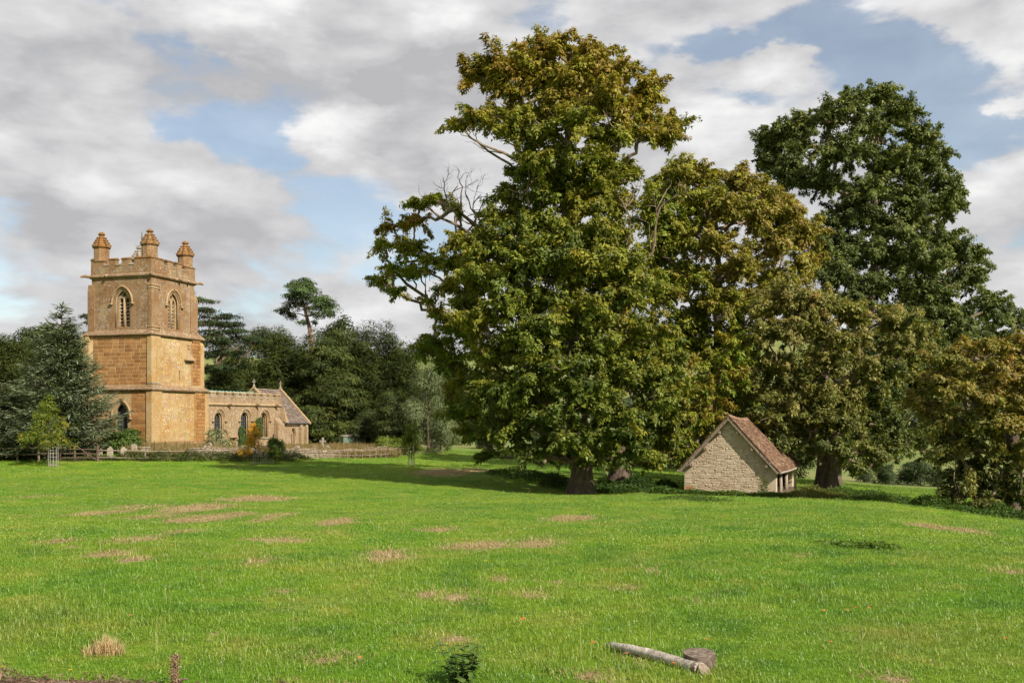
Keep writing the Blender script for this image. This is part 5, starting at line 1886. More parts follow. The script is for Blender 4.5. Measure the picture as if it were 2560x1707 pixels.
rows = [(y1, 'yew_tree', 'dark yew tree just right of the church tower', 535, 790, 134, 1.0, True), (y2, 'yew_tree', 'dark yew tree above the chancel roof, left of the tall pine', 640, 768, 140, 1.05, True),
        (y3, 'cypress_tree', 'feathery olive green cypress tree below the tall pine', 745, 775, 132, 1.05, True), (y1, 'yew_tree', 'dark yew tree with a pointed top left of the pale birch', 872, 762, 138, .95, False),
        (y2, 'yew_tree', 'dark yew tree filling the gap between cypress and pointed yew', 815, 800, 143, 1.0, False), (y1, 'yew_tree', 'dark yew tree partly hidden behind the pale birch', 930, 800, 136, 1.0, False),
        (y2, 'yew_tree', 'low dark yew tree behind the chancel gable', 690, 815, 144, 1.0, False), (y1, 'yew_tree', 'dark yew tree seen under the left boughs of the chestnuts', 1030, 850, 140, 1.0, False),
        (y2, 'yew_tree', 'dark yew tree at the far left edge behind the blue cedar', 5, 785, 112, 1.1, False), (y1, 'yew_tree', 'dark yew tree between the left edge and the blue cedar', 70, 800, 118, 1.05, False),
        (y2, 'yew_tree', 'dark yew tree behind the blue cedar beside the tower', 165, 830, 112, 1.0, False)]
for i, (parts, nm, lb, u, vt, d, wx, first) in enumerate(rows):
    loc, k = toploc(u, vt, d, 13 * .97)
    plant_tree(parts, nm, lb, loc, (k * wx * 1.05, k), i * 1.9, None, 'tree', first)

# rounded broadleaves behind the yews
DK = [(.033, .048, .013), (.05, .068, .016), (.072, .088, .02), (.10, .11, .022)]
t1 = tree_mesh('round', 12, 4.6, DK, 51, 26, .3, dict(sub_r=.8, fill=.9, nl=60, ll=.32, lw=.19, tvar=.2))
loc, k = toploc(775, 742, 145, 12 * 1.02)
plant_tree(t1, 'round_tree', 'rounded dark broadleaf tree just right of the tall pine', loc, (k * .75, k))
loc, k = toploc(105, 757, 128, 12 * 1.02)
plant_tree(t1, 'round_tree', 'rounded green broadleaf tree left of the tower, behind the blue cedar', loc, (k * 1.0, k), 1.2, None, 'tree', False)
loc, k = toploc(905, 905, 108, 12 * 1.02)
plant_tree(t1, 'round_tree', 'small glossy dark broadleaf tree beside the pale birch', loc, (k * .95, k), 2.2, None, 'tree', False)
loc, k = toploc(1010, 930, 112, 12 * 1.02)
plant_tree(t1, 'round_tree', 'low dark broadleaf tree under the chestnuts, right of the pale birch', loc, (k * 1.0, k), 3.9, None, 'tree', False)
loc, k = toploc(1130, 960, 125, 12 * 1.02)
plant_tree(t1, 'round_tree', 'dark broadleaf tree in the shade behind the chestnut trunks', loc, (k * 1.4, k), 4.4, None, 'tree', False)
loc, k = toploc(1260, 950, 135, 12 * 1.02)
plant_tree(t1, 'round_tree', 'broadleaf tree glimpsed far behind the tallest chestnut trunk', loc, (k * 1.4, k), .4, None, 'tree', False)
loc, k = toploc(1690, 860, 112, 12 * 1.02)
plant_tree(t1, 'round_tree', 'dark broadleaf tree deep in shade behind the stone shed roof', loc, (k * 1.1, k), 5.4, None, 'tree', False)
for q_, (u_, v_, d_, lb_) in enumerate(((1490, 925, 104, 'broadleaf tree in deep shade between the two chestnut trunks'), (1590, 905, 108, 'shaded broadleaf tree left behind the stone shed'), (1800, 905, 112, 'shaded broadleaf tree right behind the stone shed roof'))):
    loc, k = toploc(u_, v_, d_, 12 * 1.02)
    plant_tree(t1, 'round_tree', lb_, loc, (k * 1.2, k), 1.7 * q_, None, 'tree', False)
BI = [(.10, .13, .055), (.14, .17, .075), (.18, .20, .095)]
t2 = tree_mesh('birch', 10, 3.0, BI, 52, 26, .16, dict(sub_r=.6, fill=1.0, nl=44, ll=.34, lw=.07, droop=1.1, flat=1.1), conic=.2)
loc, k = toploc(985, 838, 106, 10)
plant_tree(t2, 'birch_tree', 'pale grey green birch tree at the edge of the churchyard', loc, (k * 1.0, k))


# --- conifers with tiered boughs
def tiered(H, R, cols, seed, tiers, per, prof, droop, tip_up, spray_l, spray_w, per_m, tr, upt=0.0, thick=.12):
    rng = np.random.default_rng(seed)
    pos, nrm, td, col = [], [], [], []
    mb = MB()
    mb.tube(wiggle((0, 0, -.4), (0, 0, H), rng, 8, .01), np.linspace(tr, .03, 8), 8)
    for i in range(tiers):
        t = (i + rng.uniform(.2, .8)) / tiers
        for j in range(per if t < .85 else max(4, per // 2)):
            a = rng.uniform(0, 2 * math.pi)
            L = R * prof(t) * rng.uniform(.72, 1.12)
            z0 = H * t + rng.normal(0, H / tiers * .4)
            k = 7
            s = np.linspace(0, 1, k)
            dirv = np.array([math.cos(a), math.sin(a)])
            z = z0 - droop * L * s ** 1.3 + tip_up * L * s ** 3
            p = np.c_[dirv[0] * L * s, dirv[1] * L * s, z]
            mb.tube(p, np.linspace(tr * .22, .012, k), 4, False)
            m = max(4, int(L * per_m))
            q = rng.uniform(.12, 1.0, m) ** .8
            c = np.stack([np.interp(q, s, p[:, n]) for n in range(3)], 1)
            side = np.array([-dirv[1], dirv[0], 0])
            wd = L * .34 * (1.05 - q) + .18
            off = rng.uniform(-1, 1, m)
            c = c + side[None] * (off * wd)[:, None] + np.c_[np.zeros((m, 2)), rng.normal(0, thick, m) - .1 * np.abs(off) * wd]
            out = np.c_[np.full(m, dirv[0]), np.full(m, dirv[1]), np.full(m, upt)] + side[None] * (off * 1.1)[:, None] + rng.normal(0, .22, (m, 3))
            pos.append(c)
            td.append(out)
            nrm.append(np.array([0, 0, 1.0])[None] + rng.normal(0, .32, (m, 3)))
            br = rng.uniform(.8, 1.2)
            col.append(palette(cols, rng.uniform(0, 1) * .5 + rng.uniform(0, .5, m)) * br)
    pos, nrm, td, col = map(np.concatenate, (pos, nrm, td, col))
    n = len(pos)
    sz = rng.uniform(.6, 1.3, n)
    v, f, c = leaf_mesh(pos, nrm, td, spray_l * sz, spray_w * sz, col, .12, -.06)
    return np_mesh('crown', v, f, M['needle'], None, c), mb.obj('trunk', M['bark'], None)


BLUE = [(.095, .125, .068), (.145, .18, .10), (.20, .235, .15), (.16, .17, .07)]
cp = tiered(12.6, 5.9, BLUE, 61, 34, 13, lambda t: (max(1.03 - t, .01)) ** .95 * (.75 + .25 * min(1, t / .12)), -.02, .2, .5, .095, 30, .3, .35, .10)
loc, k = toploc(142, 700, 84, 12.6)
plant_tree(cp, 'cedar_tree', 'blue green cedar tree standing left of the church tower', loc, (k * 1.0, k))
loc, k = toploc(5, 880, 82, 12.6)
plant_tree(cp, 'cedar_tree', 'low blue green cedar boughs at the left edge', loc, (k * 1.45, k), 2.0, None, 'tree', False)
LEB = [(.019, .03, .011), (.03, .046, .014), (.045, .063, .018)]
LP = []
for (u, v, ru, rv) in ((470, 712, 40, 7), (500, 728, 45, 7), (525, 745, 42, 6), (545, 760, 36, 5), (565, 775, 34, 4), (590, 784, 24, 3), (480, 742, 45, 8), (505, 764, 45, 8), (535, 785, 45, 8), (480, 778, 50, 10), (520, 808, 50, 10), (475, 815, 50, 12),
                       (500, 845, 50, 14), (440, 690, 40, 8), (400, 670, 40, 8), (430, 740, 50, 10), (430, 790, 60, 12), (360, 660, 40, 8), (320, 690, 45, 8), (250, 715, 40, 6), (215, 728, 28, 4), (205, 742, 26, 4), (290, 750, 50, 10), (240, 765, 45, 8), (260, 800, 50, 10), (330, 800, 60, 12), (300, 840, 60, 14), (400, 850, 70, 14)):
    LP.append((u, v, ru, rv, random.uniform(.2, .7)))
big_tree('cedar_tree', 'dark flat tiered cedar tree behind the church tower', 375, 122, 0, [(378, 950), (380, 850), (380, 760), (378, 680)], LP, LEB, 62, .7,
         dict(sub_r=.75, fill=1.5, nl=46, ll=.42, lw=.10, flat=.18, droop=.1, tvar=.25), .5, leafmat='needle', back=.8)

# --- the tall pine
PG = [(.045, .072, .026), (.065, .10, .032), (.095, .13, .04)]


def scots_pine():
    d = 152
    rng = np.random.default_rng(71)
    x, y, z = at(K * 713, d)
    base = np.array([x, y, z])
    root = thing('pine_tree', 'tall pine with a bare reddish trunk and rounded top above the yews', 'tree', tuple(base))
    q = lambda cx, cy, dd=0: P(480 + cx * .2466, 660 + cy * .2466, d + dd) - base
    mb = MB()
    st = [np.array([0, 0, -.3]), q(1212, 900), q(1208, 790), q(1200, 700), q(1180, 600), q(1160, 530), q(1142, 460), q(1130, 400), q(1120, 300)]
    mb.tube(st, [.42, .36, .34, .32, .3, .27, .2, .15, .06], 9)
    for pts, r0 in (([q(1160, 530), q(1230, 515), q(1280, 490, -1), q(1330, 430, -1.5)], .16), ([q(1165, 540), q(1110, 510, 1), q(1040, 500, 1), q(960, 510, 2)], .12), ([q(1140, 450), q(1200, 380), q(1270, 330)], .1),
                    ([q(1140, 440), q(1060, 420, -1), q(1010, 340, -1)], .1), ([q(1185, 620), q(1215, 640), q(1280, 660)], .07), ([q(1195, 700), q(1170, 710), q(1145, 722)], .06), ([q(1190, 640), q(1230, 610), q(1250, 600)], .05),
                    ([q(1175, 600), q(1130, 590), q(1090, 590)], .06), ([q(1125, 350), q(1160, 300, 1), q(1190, 230, 2)], .08), ([q(1280, 490, -1), q(1350, 500, -1), q(1420, 490)], .08)):
        mb.tube(pts, np.linspace(r0, r0 * .35, len(pts)), 6, False)
    mb.obj('trunk', M['bark_red'], root, True)
    bl = []
    s = d / F * .2466
    for (cx, cy, rx, rz, dd) in ((1130, 200, 90, 45, 0), (1060, 225, 70, 40, 1), (1200, 240, 80, 55, -1), (1000, 250, 45, 35, 0), (1250, 290, 50, 35, 1), (1110, 280, 110, 50, -2), (1030, 320, 80, 45, -1), (1160, 340, 90, 40, -2),
                                 (980, 350, 45, 28, 0), (1330, 370, 70, 50, -1), (1270, 390, 80, 45, -2), (1400, 420, 60, 55, 0), (1350, 460, 80, 45, -1), (1420, 490, 45, 40, 0), (1090, 400, 90, 40, 1), (1020, 430, 70, 32, 1),
                                 (950, 480, 65, 38, 1), (1000, 520, 60, 34, 2), (910, 490, 36, 28, 1), (1300, 520, 55, 22, -1), (1210, 470, 45, 28, 2), (1110, 590, 50, 26, 0), (1240, 600, 34, 18, 0), (1150, 250, 80, 50, 3), (1300, 420, 80, 40, 3)):
        bl.append((q(cx, cy, dd), (rx * s, rx * s * .9, rz * s), .5, 1.0))
    (v, f, c), C = crown(bl, PG, rng, sub_r=.6, fill=1.0, nl=70, ll=.28, lw=.12, droop=-.4, flat=.5, core=10)
    np_mesh('crown', v, f, M['needle'], root, c)


scots_pine()

# --- shrubs on the far slope and the wooded hillside
SHR = [(.035, .055, .02), (.055, .08, .028), (.085, .105, .035)]
sp = tree_mesh('shrub', 4, 2.4, SHR, 81, 14, .1, dict(sub_r=.6, fill=1.0, nl=36, ll=.3, lw=.14), base=.1, br=.45)
for i, (u, vt, d, w, lb) in enumerate(((2027, 1068, 120, 1.0, 'small rounded bush on the far slope right of the dark trunk'), (2110, 1062, 122, 1.3, 'wide rounded bush on the far slope, left of the golden tree'), (2160, 1085, 124, 1.0, 'low bush on the far slope half hidden by hanging twigs'),
                                       (1985, 1085, 126, .9, 'dim bush on the far slope close behind the dark trunk'))):
    x, y, z = at(u * K, d)
    zt = EYE - (vt * K - HZ) / F * d
    k = max((zt - z) / 4.1, .5)
    plant_tree(sp, 'bush', lb, (x, y, z), (k * w, k), i * 1.3, None, 'bush', i == 0)


def far_wood():
    rng = np.random.default_rng(91)
    bl = []
    for i in range(90):
        a = math.radians(rng.uniform(-34, 40))
        d = rng.uniform(300, 470)
        x, y = d * math.sin(a), d * math.cos(a)
        h = rng.uniform(5, 9)
        bl.append((np.array([x, y, g1(x, y) + h * .6]), (h * .8, h * .8, h), rng.uniform(0, 1), 1.0))
    (v, f, c), C = crown(bl, [(.03, .045, .02), (.045, .06, .025), (.065, .075, .03)], rng, sub_r=3.0, fill=.6, nl=20, ll=2.4, lw=1.7)
    o = np_mesh('distant_wood', v, f, M['leaf'], None, c)
    tag(o, 'distant wooded hillside beyond the valley', kind='stuff')


far_wood()


# ------------------------------------------------------------------ churchyard: wall, fences, graves, green store
def rail_fence(label, pts, post_gap, ph, rails, pr=.05, rr=.035, mat='fence_wood', seed=1, jit=.06):
    rng = random.Random(seed)
    W = [np.array(at(u, d)) for u, d in pts]
    base = W[0]
    root = thing('rail_fence', label, 'fence', tuple(base))
    L = [0.0]
    for a, c in zip(W[:-1], W[1:]):
        L.append(L[-1] + float(np.linalg.norm((c - a)[:2])))
    n = max(1, int(L[-1] / post_gap))
    tops = []
    for i in range(n + 1):
        s = L[-1] * i / n
        x, y = np.interp(s, L, [w[0] for w in W]), np.interp(s, L, [w[1] for w in W])
        p = np.array([x, y, g1(x, y)]) - base
        lean = np.array([rng.uniform(-jit, jit), rng.uniform(-jit, jit), 0])
        h = ph * rng.uniform(.94, 1.08)
        b = MB()
        b.tube([p + (0, 0, -.3), p + lean * .5 + (0, 0, h * .5), p + lean + (0, 0, h)], [pr, pr * .95, pr * .9], 5)
        b.obj('post', M[mat], root)
        tops.append((p, lean, h))
    for i in range(n):
        for hz in rails:
            (p, l, h), (q, m, k) = tops[i], tops[i + 1]
            a = p + l * hz + (0, -pr, hz * h + rng.uniform(-.05, .05))
            c = q + m * hz + (0, -pr, hz * k + rng.uniform(-.05, .05))
            mid = (a + c) / 2 + (0, 0, rng.uniform(-.05, .02))
            b = MB()
            b.tube([a - (c - a) * .03, mid, c + (c - a) * .03], rr * rng.uniform(.85, 1.15), 5)
            b.obj('rail', M[mat], root)
    return root


rail_fence('brown post and rail fence behind the yellow sapling at the left edge', ((-60, 80), (3, 80), (130, 80.5), (150, 80.6)), 1.35, 1.25, (.45, .86), .09, .06, 'fence_wood', 2, .03)
rail_fence('leaning grey rails in front of the graves, below the tower', ((246, 80.8), (300, 81.2), (365, 82), (470, 83.4), (520, 84.2), (585, 85)), 3.0, 1.0, (.3, .9), .06, .04, 'fence_wood', 3, .08)
rail_fence('long pale rail fence in front of the stone wall, right of the orange sapling', ((600, 85.3), (700, 87), (850, 91), (930, 93), (1000, 97), (1060, 101), (1108, 105)), .78, 1.0, (.42, .88), .035, .032, 'fence_wood', 4, .06)


def hurdle_gate():
    a, c = np.array(at(152, 80.4)), np.array(at(244, 80.6))
    root = thing('field_gate', 'dark wooden hurdle gate with a slanting brace, left of the graves', 'gate', tuple(a))
    d = c - a
    for t in (0, .38, 1.0):
        b = MB()
        p = d * t
        b.tube([p + (0, 0, -.3), p + (0, 0, 1.35 if t else 1.2)], .085, 6)
        b.obj('post', M['dark_wood'], root)
    for h in (.28, .62, .98):
        b = MB()
        b.tube([d * 0 + (0, -.06, h), d * .5 + (0, -.06, h + .02), d + (0, -.06, h + .03)], .05, 6)
        b.obj('rail', M['dark_wood'], root)
    b = MB()
    b.tube([d * .45 + (0, -.1, 1.25), d * .98 + (0, -.1, .12)], .045, 6)
    b.obj('brace', M['dark_wood'], root)


hurdle_gate()


def stone_wall():
    rng = random.Random(12)
    pts = [np.array(at(u, d)) for u, d in ((470, 86), (520, 86.8), (600, 88), (700, 90), (850, 94.5), (930, 97.5), (1010, 102))]
    root = thing('stone_wall', 'tumbledown pale dry stone wall round the churchyard behind the rail fence', 'wall', tuple(pts[0]))
    core = MB()
    vs, fs, n = [], [], 0
    RB = [(np.array([v.co for v in me.vertices]), np.array([list(p.vertices) for p in me.polygons])) for me in RUB]
    big = 0
    for a, c in zip(pts[:-1], pts[1:]):
        d = c - a
        L = float(np.linalg.norm(d[:2]))
        t = np.array([d[0] / L, d[1] / L, 0])
        nn = np.array([t[1], -t[0], 0])
        hh = .85
        a0, c0 = a - pts[0], c - pts[0]
        w = nn * .22
        core.hexa([a0 + w - (0, 0, .4), c0 + w - (0, 0, .4), c0 - w - (0, 0, .4), a0 - w - (0, 0, .4), a0 + w * .8 + (0, 0, hh * .82), c0 + w * .8 + (0, 0, hh * .82), c0 - w * .8 + (0, 0, hh * .82), a0 - w * .8 + (0, 0, hh * .82)])
        z = -.1
        while z < hh:
            h = rng.uniform(.11, .2)
            s = 0.0
            while s < L:
                wd = rng.uniform(.2, .55)
                ruin = .12 * math.sin((a[0] + s) * .9) + .1 * math.sin((a[0] + s) * 2.3)
                if z < hh * .9 + ruin:
                    co, fc = rng.choice(RB)
                    X = a0 + t * (s + wd / 2) + (0, 0, z + h / 2 + d[2] * s / L) + nn * .2
                    yaw = rng.uniform(-.15, .15)
                    loc = co * (wd * .96, .12, h * .94)
                    rot = rng.uniform(-.12, .12)
                    vs.append(X + np.outer(loc[:, 0], t) - np.outer(loc[:, 1], nn) + np.outer(loc[:, 2] + loc[:, 0] * rot, (0, 0, 1)))
                    fs.append(fc + n)
                    n += len(co)
                s += wd
            z += h
    core.obj('core', M['shed_mortar'], root)
    tag(np_mesh('stones', np.concatenate(vs), np.concatenate(fs), M['wall_stone'], root, None, True), kind='stuff')


stone_wall()


def headstone(label, u, d, w, h, top='round', lean=0.0, rz=0.0, vtop=None, name='gravestone', group=None):
    x, y, z = at(u, d)
    if vtop:
        h = max(.45, EYE - (vtop - HZ) / F * d - z)
    if top == 'round':
        prof = [(-w / 2, -.2), (w / 2, -.2), (w / 2, h - w * .35)] + [(w / 2 * math.cos(a), h - w * .35 + w * .38 * math.sin(a)) for a in np.linspace(.15, math.pi - .15, 8)] + [(-w / 2, h - w * .35)]
    elif top == 'point':
        prof = [(-w / 2, -.2), (w / 2, -.2), (w / 2, h * .72), (w * .2, h * .9), (0, h), (-w * .2, h * .9), (-w / 2, h * .72)]
    else:
        s = w * .5
        prof = [(-s, -.2), (s, -.2), (s, h - .42), (s * .75, h - .36), (s * .72, h - .22), (s * .45, h - .1), (s * .2, h), (-s * .2, h), (-s * .45, h - .1), (-s * .72, h - .22), (-s * .75, h - .36), (-s, h - .42)]
    b = MB()
    b.prism(prof, lambda p, q: (p[0], q, p[1]), -.07, .07)
    o = b.obj(name, M['grave'])
    o.location = (x, y, z)
    o.rotation_euler = (lean, lean * .6, rz)
    return tag(o, label, 'gravestone', group)


for args in (('squat brown headstone in shade just behind the slanting gate brace', 219, 83.2, .62, .9, 'shoulder', .05, .3, 1117), ('pale lichened headstone with shouldered top, right of the gate post', 249, 83, .5, 1, 'round', -.04, .25, 1113),
             ('pale headstone with a small peaked top between shouldered and pointed stones', 275, 83.4, .48, 1, 'point', .03, .3, 1115), ('pointed headstone over a pale kerb below the round green bush', 310, 83.8, .5, 1, 'point', -.06, .4, 1116),
             ('tall grey round-topped headstone in front of the tower corner', 335, 85.2, .5, 1, 'round', .0, .45, 1109), ('round-topped grey headstone at the foot of the tower by the nave', 523, 91, .65, 1, 'round', .1, -.4, 1107),
             ('low rounded headstone left of the orange sapling', 611, 91, .55, .8, 'round', .05, .1, 1113), ('rounded headstone in long grass below the chancel window', 743, 95, .6, .8, 'round', .06, -.3, 1114),
             ('leaning rounded headstone with a pale edge right of the chancel', 788, 97, .6, .8, 'round', -.1, -.5, 1114), ('small rounded headstone in long grass left of the green store', 818, 98, .55, .8, 'round', .08, -.4, 1114)):
    headstone(*args)


def table_tomb(label, u, d, l, w, h, rz):
    t = thing('table_tomb', label, 'tomb', at(u, d), rz)
    b = MB()
    b.box(-l / 2 + .08, l / 2 - .08, -w / 2 + .08, w / 2 - .08, -.3, h - .1)
    b.obj('chest', M['grave'], t)
    b = MB()
    b.box(-l / 2, l / 2, -w / 2, w / 2, h - .11, h)
    b.obj('lid', M['grave'], t)


table_tomb('small flat-topped chest tomb in front of the tower corner', 363, 85.5, .9, .6, .75, .3)
table_tomb('flat-topped chest tomb between the orange sapling and the chancel', 672, 94, 1.5, .8, 1.0, -.2)


def cross_grave():
    t = thing('cross_gravestone', 'pale stone cross standing in the long dry grass near the green store', 'gravestone', at(807, 100), -.3)
    z = 1.7
    b = MB()
    b.box(-.09, .09, -.06, .06, -.2, z)
    b.obj('shaft', M['grave'], t)
    b = MB()
    b.box(-.34, .34, -.055, .055, z - .48, z - .28)
    b.obj('arms', M['grave'], t)
    b = MB()
    b.hexa([(-.25, -.2, -.1), (.25, -.2, -.1), (.25, .2, -.1), (-.25, .2, -.1), (-.16, -.13, .3), (.16, -.13, .3), (.16, .13, .3), (-.16, .13, .3)])
    b.obj('base', M['grave'], t)


cross_grave()


def green_store():
    x, y, z = at(882, 112)
    t = thing('garden_store', 'small green ribbed metal store with low pitched roof before the yews', 'shed', (x, y, z), .35)
    w, d, h = 1.25, 1.0, 1.55
    ztop = EYE - (1090 - HZ) / F * 112 - z
    h = max(1.3, ztop)
    b = MB()
    b.box(-w, w, -d, d, -.2, h)
    b.obj('body', M['shed_green'], t)
    for i in range(9):
        xx = -w + .15 + i * (2 * w - .3) / 8
        b = MB()
        b.box(xx - .04, xx + .04, -d - .03, -d + .01, 0, h - .02)
        b.obj('rib', M['shed_green'], t)
    for i in range(7):
        yy = -d + .15 + i * (2 * d - .3) / 6
        b = MB()
        b.box(w - .01, w + .03, yy - .04, yy + .04, 0, h - .02)
        b.obj('rib', M['shed_green'], t)
    b = MB()
    b.prism([(-w - .12, h), (w + .12, h), (w + .12, h + .06), (0, h + .3), (-w - .12, h + .06)], lambda p, q: (p[0], q, p[1]), -d - .12, d + .12)
    b.obj('roof', M['shed_roof'], t)
    b = MB()
    b.box(-.45, .45, -d - .045, -d - .02, .05, h - .15)
    dd = b.obj('door', M['shed_green'], t)
    b = MB()
    b.box(.3, .36, -d - .08, -d - .045, .7, .85)
    b.obj('handle', M['lead'], dd)


green_store()


# ------------------------------------------------------------------ saplings in their guards
def guard(label, u, d, h, r):
    t = thing('tree_guard', label, 'tree guard', at(u, d), random.uniform(0, 1), 'metal guards round the saplings')
    n = 10
    for i in range(n):
        a = i * 2 * math.pi / n
        x, y = r * math.cos(a), r * math.sin(a)
        b = MB()
        b.tube([(x, y, -.15), (x * 1.02, y * 1.02, h * .5), (x, y, h * .82), (x * 1.05, y * 1.05, h * .93), (x * 1.35, y * 1.35, h), (x * 1.45, y * 1.45, h * .96)], [.017, .016, .016, .016, .015, .01], 5)
        b.obj('bar', M['iron'], t)
    for z in (.12, h * .5, h * .84):
        b = MB()
        a = np.linspace(0, 2 * math.pi, 17)
        b.tube(np.c_[r * np.cos(a) * 1.01, r * np.sin(a) * 1.01, np.full(17, z)], .014, 4, False)
        b.obj('hoop', M['iron'], t)
    return t


guard('flaring metal tree guard in front of the blue cedar', 133, 76, 1.5, .36)
guard('dark metal tree guard below the orange sapling', 645, 82, 1.45, .38)
guard('pale metal tree guard just right of the dark one by the orange sapling', 672, 83.5, 1.3, .32)
guard('slim metal tree guard round the green sapling before the birch', 1029, 80, 1.15, .27)


def sapling(name, label, u, d, vtop, w, cols, seed, lean=0.0, tint=.5, base=.3, conic=.6, kw=None):
    loc = at(u, d)
    H = EYE - (vtop - HZ) / F * d - loc[2]
    o, t = tree_mesh(name, H, w, cols, seed, 38, .045, dict(dict(sub_r=.2, fill=.5, nl=16, ll=.15, lw=.065, droop=.1, upturn=.3, flat=.7), **(kw or {})), base=base, conic=conic, br=.17, tint=tint)
    return plant_tree((o, t), name, label, loc, 1.0, lean)


sapling('sapling', 'yellow green sapling in a metal guard in front of the blue cedar', 119, 76.2, 992, 3.1, [(.07, .12, .015), (.135, .17, .018), (.23, .20, .02)], 101, 0, .5, .26, .92)
sapling('sapling', 'bright orange autumn sapling in front of the nave', 637, 82.2, 1060, 1.8, [(.32, .27, .025), (.50, .28, .02), (.56, .26, .02)], 102, 0, .6, .28, .95)
sapling('sapling', 'short green sapling with drooping leaves right of the orange sapling', 688, 83.6, 1098, .75, [(.12, .18, .04), (.20, .25, .05)], 103, 0, .5, .35, .1, dict(ll=.3, lw=.11, droop=.9))
sapling('sapling', 'green spreading sapling in a guard in front of the pale birch', 1030, 80.1, 1060, 1.9, [(.10, .15, .02), (.16, .20, .022), (.26, .23, .03)], 104, 0, .4, .3, .9)


# bushes in the churchyard
def bush(label, u, d, vtop, w, cols, seed, tint=.4, kw=None, n=16):
    loc = at(u, d)
    H = max(.5, EYE - (vtop - HZ) / F * d - loc[2])
    o, t = tree_mesh('bush', H / 1.0, w, cols, seed, n, .05, dict(dict(sub_r=.4, fill=1.0, nl=34, ll=.2, lw=.12), **(kw or {})), base=.05, br=.42, tint=tint)
    return plant_tree((o, t), 'bush', label, loc, 1.0, 0, None, 'bush')


bush('rounded bright green bush at the foot of the tower below its west window', 297, 86.5, 1086, 1.7, [(.05, .09, .015), (.08, .13, .02), (.12, .15, .03)], 111, .5)
bush('low bright yellow green bush left of the guarded sapling by the birch', 975, 101, 1106, 1.4, [(.10, .15, .02), (.16, .20, .03)], 112, .6)
bush('dark bush at the edge of the yews behind the green store', 925, 112, 1040, 2.4, DK, 113, .4)
bush('dark bush between the yews and the pale birch foot', 985, 110, 1060, 2.6, DK, 114, .5)
bush('pale leaved rose bush against the nave wall beside the tower', 543, 93.5, 1078, 1.0, [(.12, .14, .05), (.22, .22, .12), (.36, .34, .24)], 115, .4, dict(fill=.45, nl=16))
bush('small rose bush beside the door in the nave wall', 569, 94.5, 1104, .5, [(.10, .13, .04), (.26, .24, .14)], 116, .4, dict(fill=.5, nl=14), 8)


def ivy():
    rng = np.random.default_rng(121)
    pos = []
    for (ua, ub, va, vb, n) in ((595, 608, 1062, 1120, 700), (604, 632, 1090, 1122, 900), (640, 652, 1042, 1090, 500), (632, 641, 1050, 1085, 220), (671, 680, 1092, 1116, 200), (594, 600, 1072, 1120, 200)):
        sa, sb = s_of(ua, NY), s_of(ub, NY)
        s = rng.uniform(sa, sb, n)
        Y = CH_O[1] + CH_E[1] * s
        v = va + (vb - va) * rng.uniform(0, 1, n) ** .75
        z = EYE - (v - HZ) / F * Y - CH_O[2]
        pos.append(np.c_[s, np.full(n, NY - .06) - rng.uniform(0, .16, n), z])
    pos = np.concatenate(pos)
    n = len(pos)
    v, f, c = leaf_mesh(pos, np.array([[0, -1.0, .4]]) + rng.normal(0, .35, (n, 3)), np.array([[0, -.3, -1.0]]) + rng.normal(0, .5, (n, 3)), rng.uniform(.12, .24, n), rng.uniform(.1, .2, n),
                        palette([(.035, .075, .015), (.06, .11, .02), (.10, .14, .03)], rng.uniform(0, 1, n)))
    t = thing('ivy', 'green ivy climbing the nave wall round the traceried window', 'ivy', CH_O, math.atan2(CH_E[1], CH_E[0]))
    np_mesh('leaves', v, f, M['leaf'], t, c)
    b = MB()
    for u, vt in ((598, 1070), (602, 1065), (612, 1095), (645, 1045), (636, 1055)):
        s = s_of(u, NY)
        Y = CH_O[1] + CH_E[1] * s
        b.tube([(s, NY - .05, -2), (s + .1, NY - .05, -.5), (s, NY - .05, EYE - (vt - HZ) / F * Y - CH_O[2])], .025, 4)
    b.obj('stems', M['bark'], t)


ivy()


# ------------------------------------------------------------------ weeds, nettles and long grass
def undergrowth(name, label, patches, cols, seed, ll=.16, lw=.08, stems=True):
    """patches: (u, d, half width, half depth, height, count)"""
    rng = np.random.default_rng(seed)
    PP = []
    for (u, d, hw, hd, h, n) in patches:
        cx_ = PX(u, d)
        a = rng.uniform(0, 2 * math.pi, n)
        r_ = np.sqrt(rng.uniform(0, 1, n))
        x, y = cx_ + hw * r_ * np.cos(a), d + hd * r_ * np.sin(a)
        keep = ~blocked(x, y)
        x, y, r_ = x[keep], y[keep], r_[keep]
        lump = .55 + .45 * np.sin(x * 2.3 + y) * np.sin(y * 1.9 - x * .7)
        top = h * np.sqrt(np.clip(1.05 - r_ ** 2, .05, 1)) * (.5 + .6 * lump)
        z = gz(x, y) + top * rng.uniform(.1, 1, len(x)) ** .5
        PP.append(np.c_[x, y, z])
    pos = np.concatenate(PP)
    n = len(pos)
    v, f, c = leaf_mesh(pos, np.array([[0, 0, 1.0]]) + rng.normal(0, .5, (n, 3)), rng.normal(0, 1, (n, 3)) + np.array([[0, -.2, -.15]]), rng.uniform(.6, 1.3, n) * ll, rng.uniform(.6, 1.3, n) * lw,
                        palette(cols, rng.uniform(0, 1, n) * .6 + .4 * (np.sin(pos[:, 0] * 1.7 + pos[:, 1]) * .5 + .5)))
    o = np_mesh(name, v, f, M['leaf'], None, c)
    return tag(o, label, kind='stuff')


